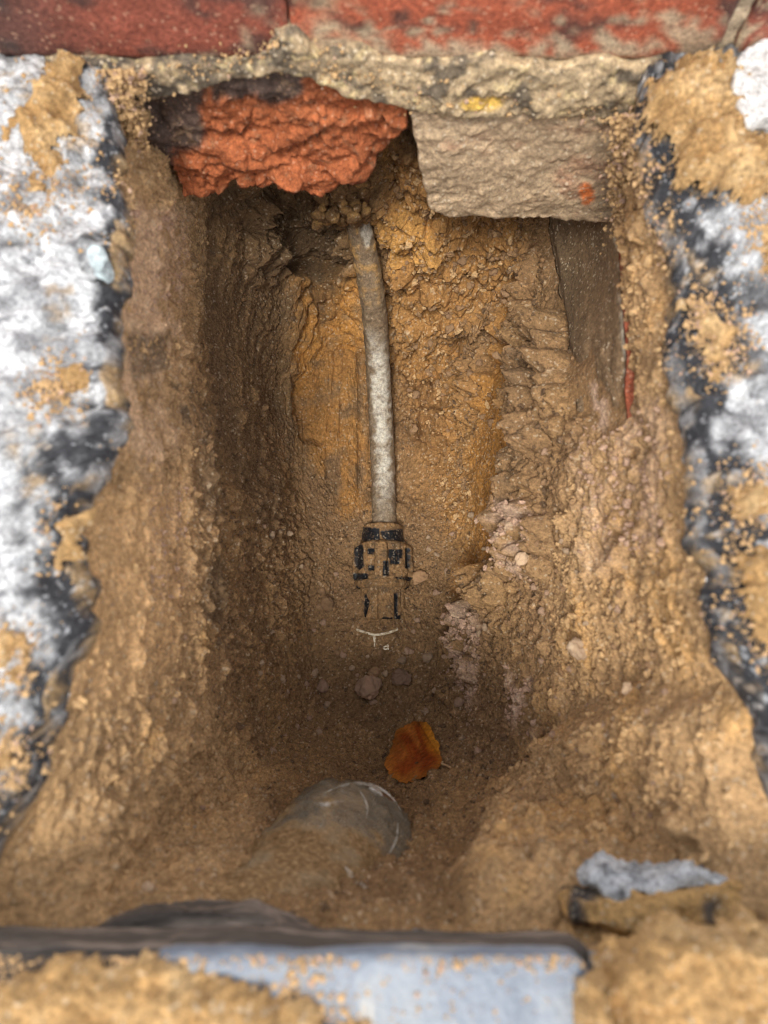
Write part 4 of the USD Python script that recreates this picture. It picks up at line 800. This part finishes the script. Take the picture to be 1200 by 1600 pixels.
# ================================================================== loose crumbs: uncountable
def instancer(name, P, scales, kinds, mats, label, cat, seed):
    pi = UsdGeom.PointInstancer.Define(stage, path_of(name)); targets = []
    for k, m in enumerate(mats):
        pv, pf = pebble(1.0, seed + k, 1, (1, 0.85, 0.7), 0.55)
        usdkit.mesh(stage, f'{pi.GetPath()}/crumb_{k + 1:03d}', (pv, pf), m, smooth=False); targets.append(Sdf.Path(f'{pi.GetPath()}/crumb_{k + 1:03d}'))
    pi.CreatePrototypesRel().SetTargets(targets); pi.CreateProtoIndicesAttr(Vt.IntArray.FromNumpy(kinds.astype(np.int32)))
    pi.CreatePositionsAttr(Vt.Vec3fArray.FromNumpy(P.astype(np.float32))); pi.CreateScalesAttr(Vt.Vec3fArray.FromNumpy((scales[:, None] * np.random.default_rng(seed + 1).uniform(0.6, 1.35, (len(P), 3))).astype(np.float32)))
    q = np.random.default_rng(seed).normal(size=(len(P), 4)); q /= np.linalg.norm(q, axis=1, keepdims=True)
    pi.CreateOrientationsAttr(Vt.QuathArray([Gf.Quath(*map(float, a)) for a in q]))
    tag(pi, label, cat, kind='stuff')
rng = np.random.default_rng(31)
vis = np.flatnonzero((PU > -20) & (PU < 1220) & (PV > 0) & (PV < 1500))
i = rng.choice(vis, 34000); sc = 0.00045 * np.exp(rng.normal(0, 0.55, len(i))) * (1 + 0.8 * z_far[i] + 0.8 * z_clod[i] + 0.5 * right[i])
kd = np.where(pink[i] > 0.3, 3, np.where(tan[i] > 0.5, 1, np.where(ochre[i] > 0.5, np.where(rng.random(len(i)) < 0.5, 1, 0), np.where(rng.random(len(i)) < 0.3, 2, 0))))
sc = np.where((z_band[i] + z_cut[i] > 0.6) | (z_conc[i] > 0.3), sc * 0.5, sc)
instancer('loose_earth', PIT[i] + PN[i] * (sc * 0.4)[:, None], np.clip(sc, 0.0002, 0.0026), kd, CRUMB, 'loose crumbs of earth clinging to the sides of the hole', 'earth', 800)
# sandy crumbs round the rim and along the mortar joint
P, S = [], []
for _ in range(16000):
    j = rng.integers(len(TH)); o = abs(rng.normal(0, 0.010)) - 0.006
    if TH[j] > 1.2 and TH[j] < 1.9: continue
    x, y = CX + (RIM_R[j] + o) * cosT[j], CY + (RIM_R[j] + o) * sinT[j]
    if y > 0.284 or y < yf + 0.01: continue
    dens = fbm(np.array([[x, y, 0]]), 28, 2, 901)[0]
    if dens < rng.uniform(-0.3, 0.7): continue
    P.append((x, y, tarmac_h(np.array([x]), np.array([y]))[0] - 0.004 * math.exp(-max(o, 0) / 0.012) - (0.012 if o < 0 else 0) * rng.random())); S.append(min(0.0012, 0.00030 * math.exp(rng.normal(0, 0.65))))
for _ in range(900):
    u = rng.uniform(170, 1010); v_ = np.interp(u, [170, 300, 430, 640, 980], [150, 128, 95, 158, 185]) + rng.normal(-14, 16)
    P.append(on_y(u, v_, WY - rng.uniform(0.002, 0.006))); S.append(0.0005 * math.exp(rng.normal(0, 0.5)))
for _ in range(5200):                                             # sand clinging to the corner left of the broken brick, and right of the grey one
    if rng.random() < 0.5: u, v_ = rng.normal(186, 15), rng.uniform(110, 330); p_ = on_y(u + (v_ - 110) * 0.12, v_, 0.278 - rng.uniform(0, 0.012))
    else: u, v_ = rng.normal(990, 15), rng.uniform(180, 400); p_ = on_y(u - 8, v_, 0.272 - rng.uniform(0, 0.012))
    P.append(p_); S.append(min(0.0022, 0.0006 * math.exp(rng.normal(0, 0.6))))
for _ in range(800):
    u, v_ = rng.uniform(-10, 1000), 1492 + abs(rng.normal(0, 1)) * 20 - 8
    if u > 918: continue
    q_ = on_z(u, v_, zs_top); P.append(q_ + [0, 0, 0.0006] if q_[1] < yf - 0.001 else q_ + [0, -0.0015, 0.0003]); S.append(min(0.0012, 0.00026 * math.exp(rng.normal(0, 0.7))))
for _ in range(220):
    u, v_ = rng.uniform(360, 920), rng.uniform(1500, 1620); P.append(on_z(u, v_, zs_top) + [0, 0, 0.0003]); S.append(0.0003 * math.exp(rng.normal(0, 0.6)))
for polys, hb, zb, cnt in ((left_polys, fullh, None, 5200), (right_polys, fullh, None, 6500), (near_polys, None, zs_top, 1600)):
    for _ in range(cnt):
        poly, _h = polys[rng.integers(len(polys))]; poly = np.array(poly); k_ = rng.integers(len(poly)); a_, b_ = poly[k_], poly[(k_ + 1) % len(poly)]
        u, v_ = a_ + (b_ - a_) * rng.random() + rng.normal(0, 22, 2); q_ = on_z(u, v_, zb or 0.0)
        if zb is None:
            th_k = math.atan2(q_[1] - CY, q_[0] - CX); rr_k = np.interp(th_k, TH, RIM_R, period=2 * math.pi)
            if q_[1] > 0.282 or q_[1] < yf or math.hypot(q_[0] - CX, q_[1] - CY) < rr_k + 0.003: continue
            q_[2] = hb(q_[:1], q_[1:2])[0] + 0.001
        elif q_[1] > yf - 0.001: continue
        P.append(q_); S.append(min(0.0012, 0.00026 * math.exp(rng.normal(0, 0.7))))
P, S = np.array(P), np.array(S)
instancer('sand_crumbs', P, S, np.where(rng.random(len(P)) < 0.85, 1, 3), CRUMB, 'crumbs of yellow sand along the broken rim and mortar joint', 'sand', 820)
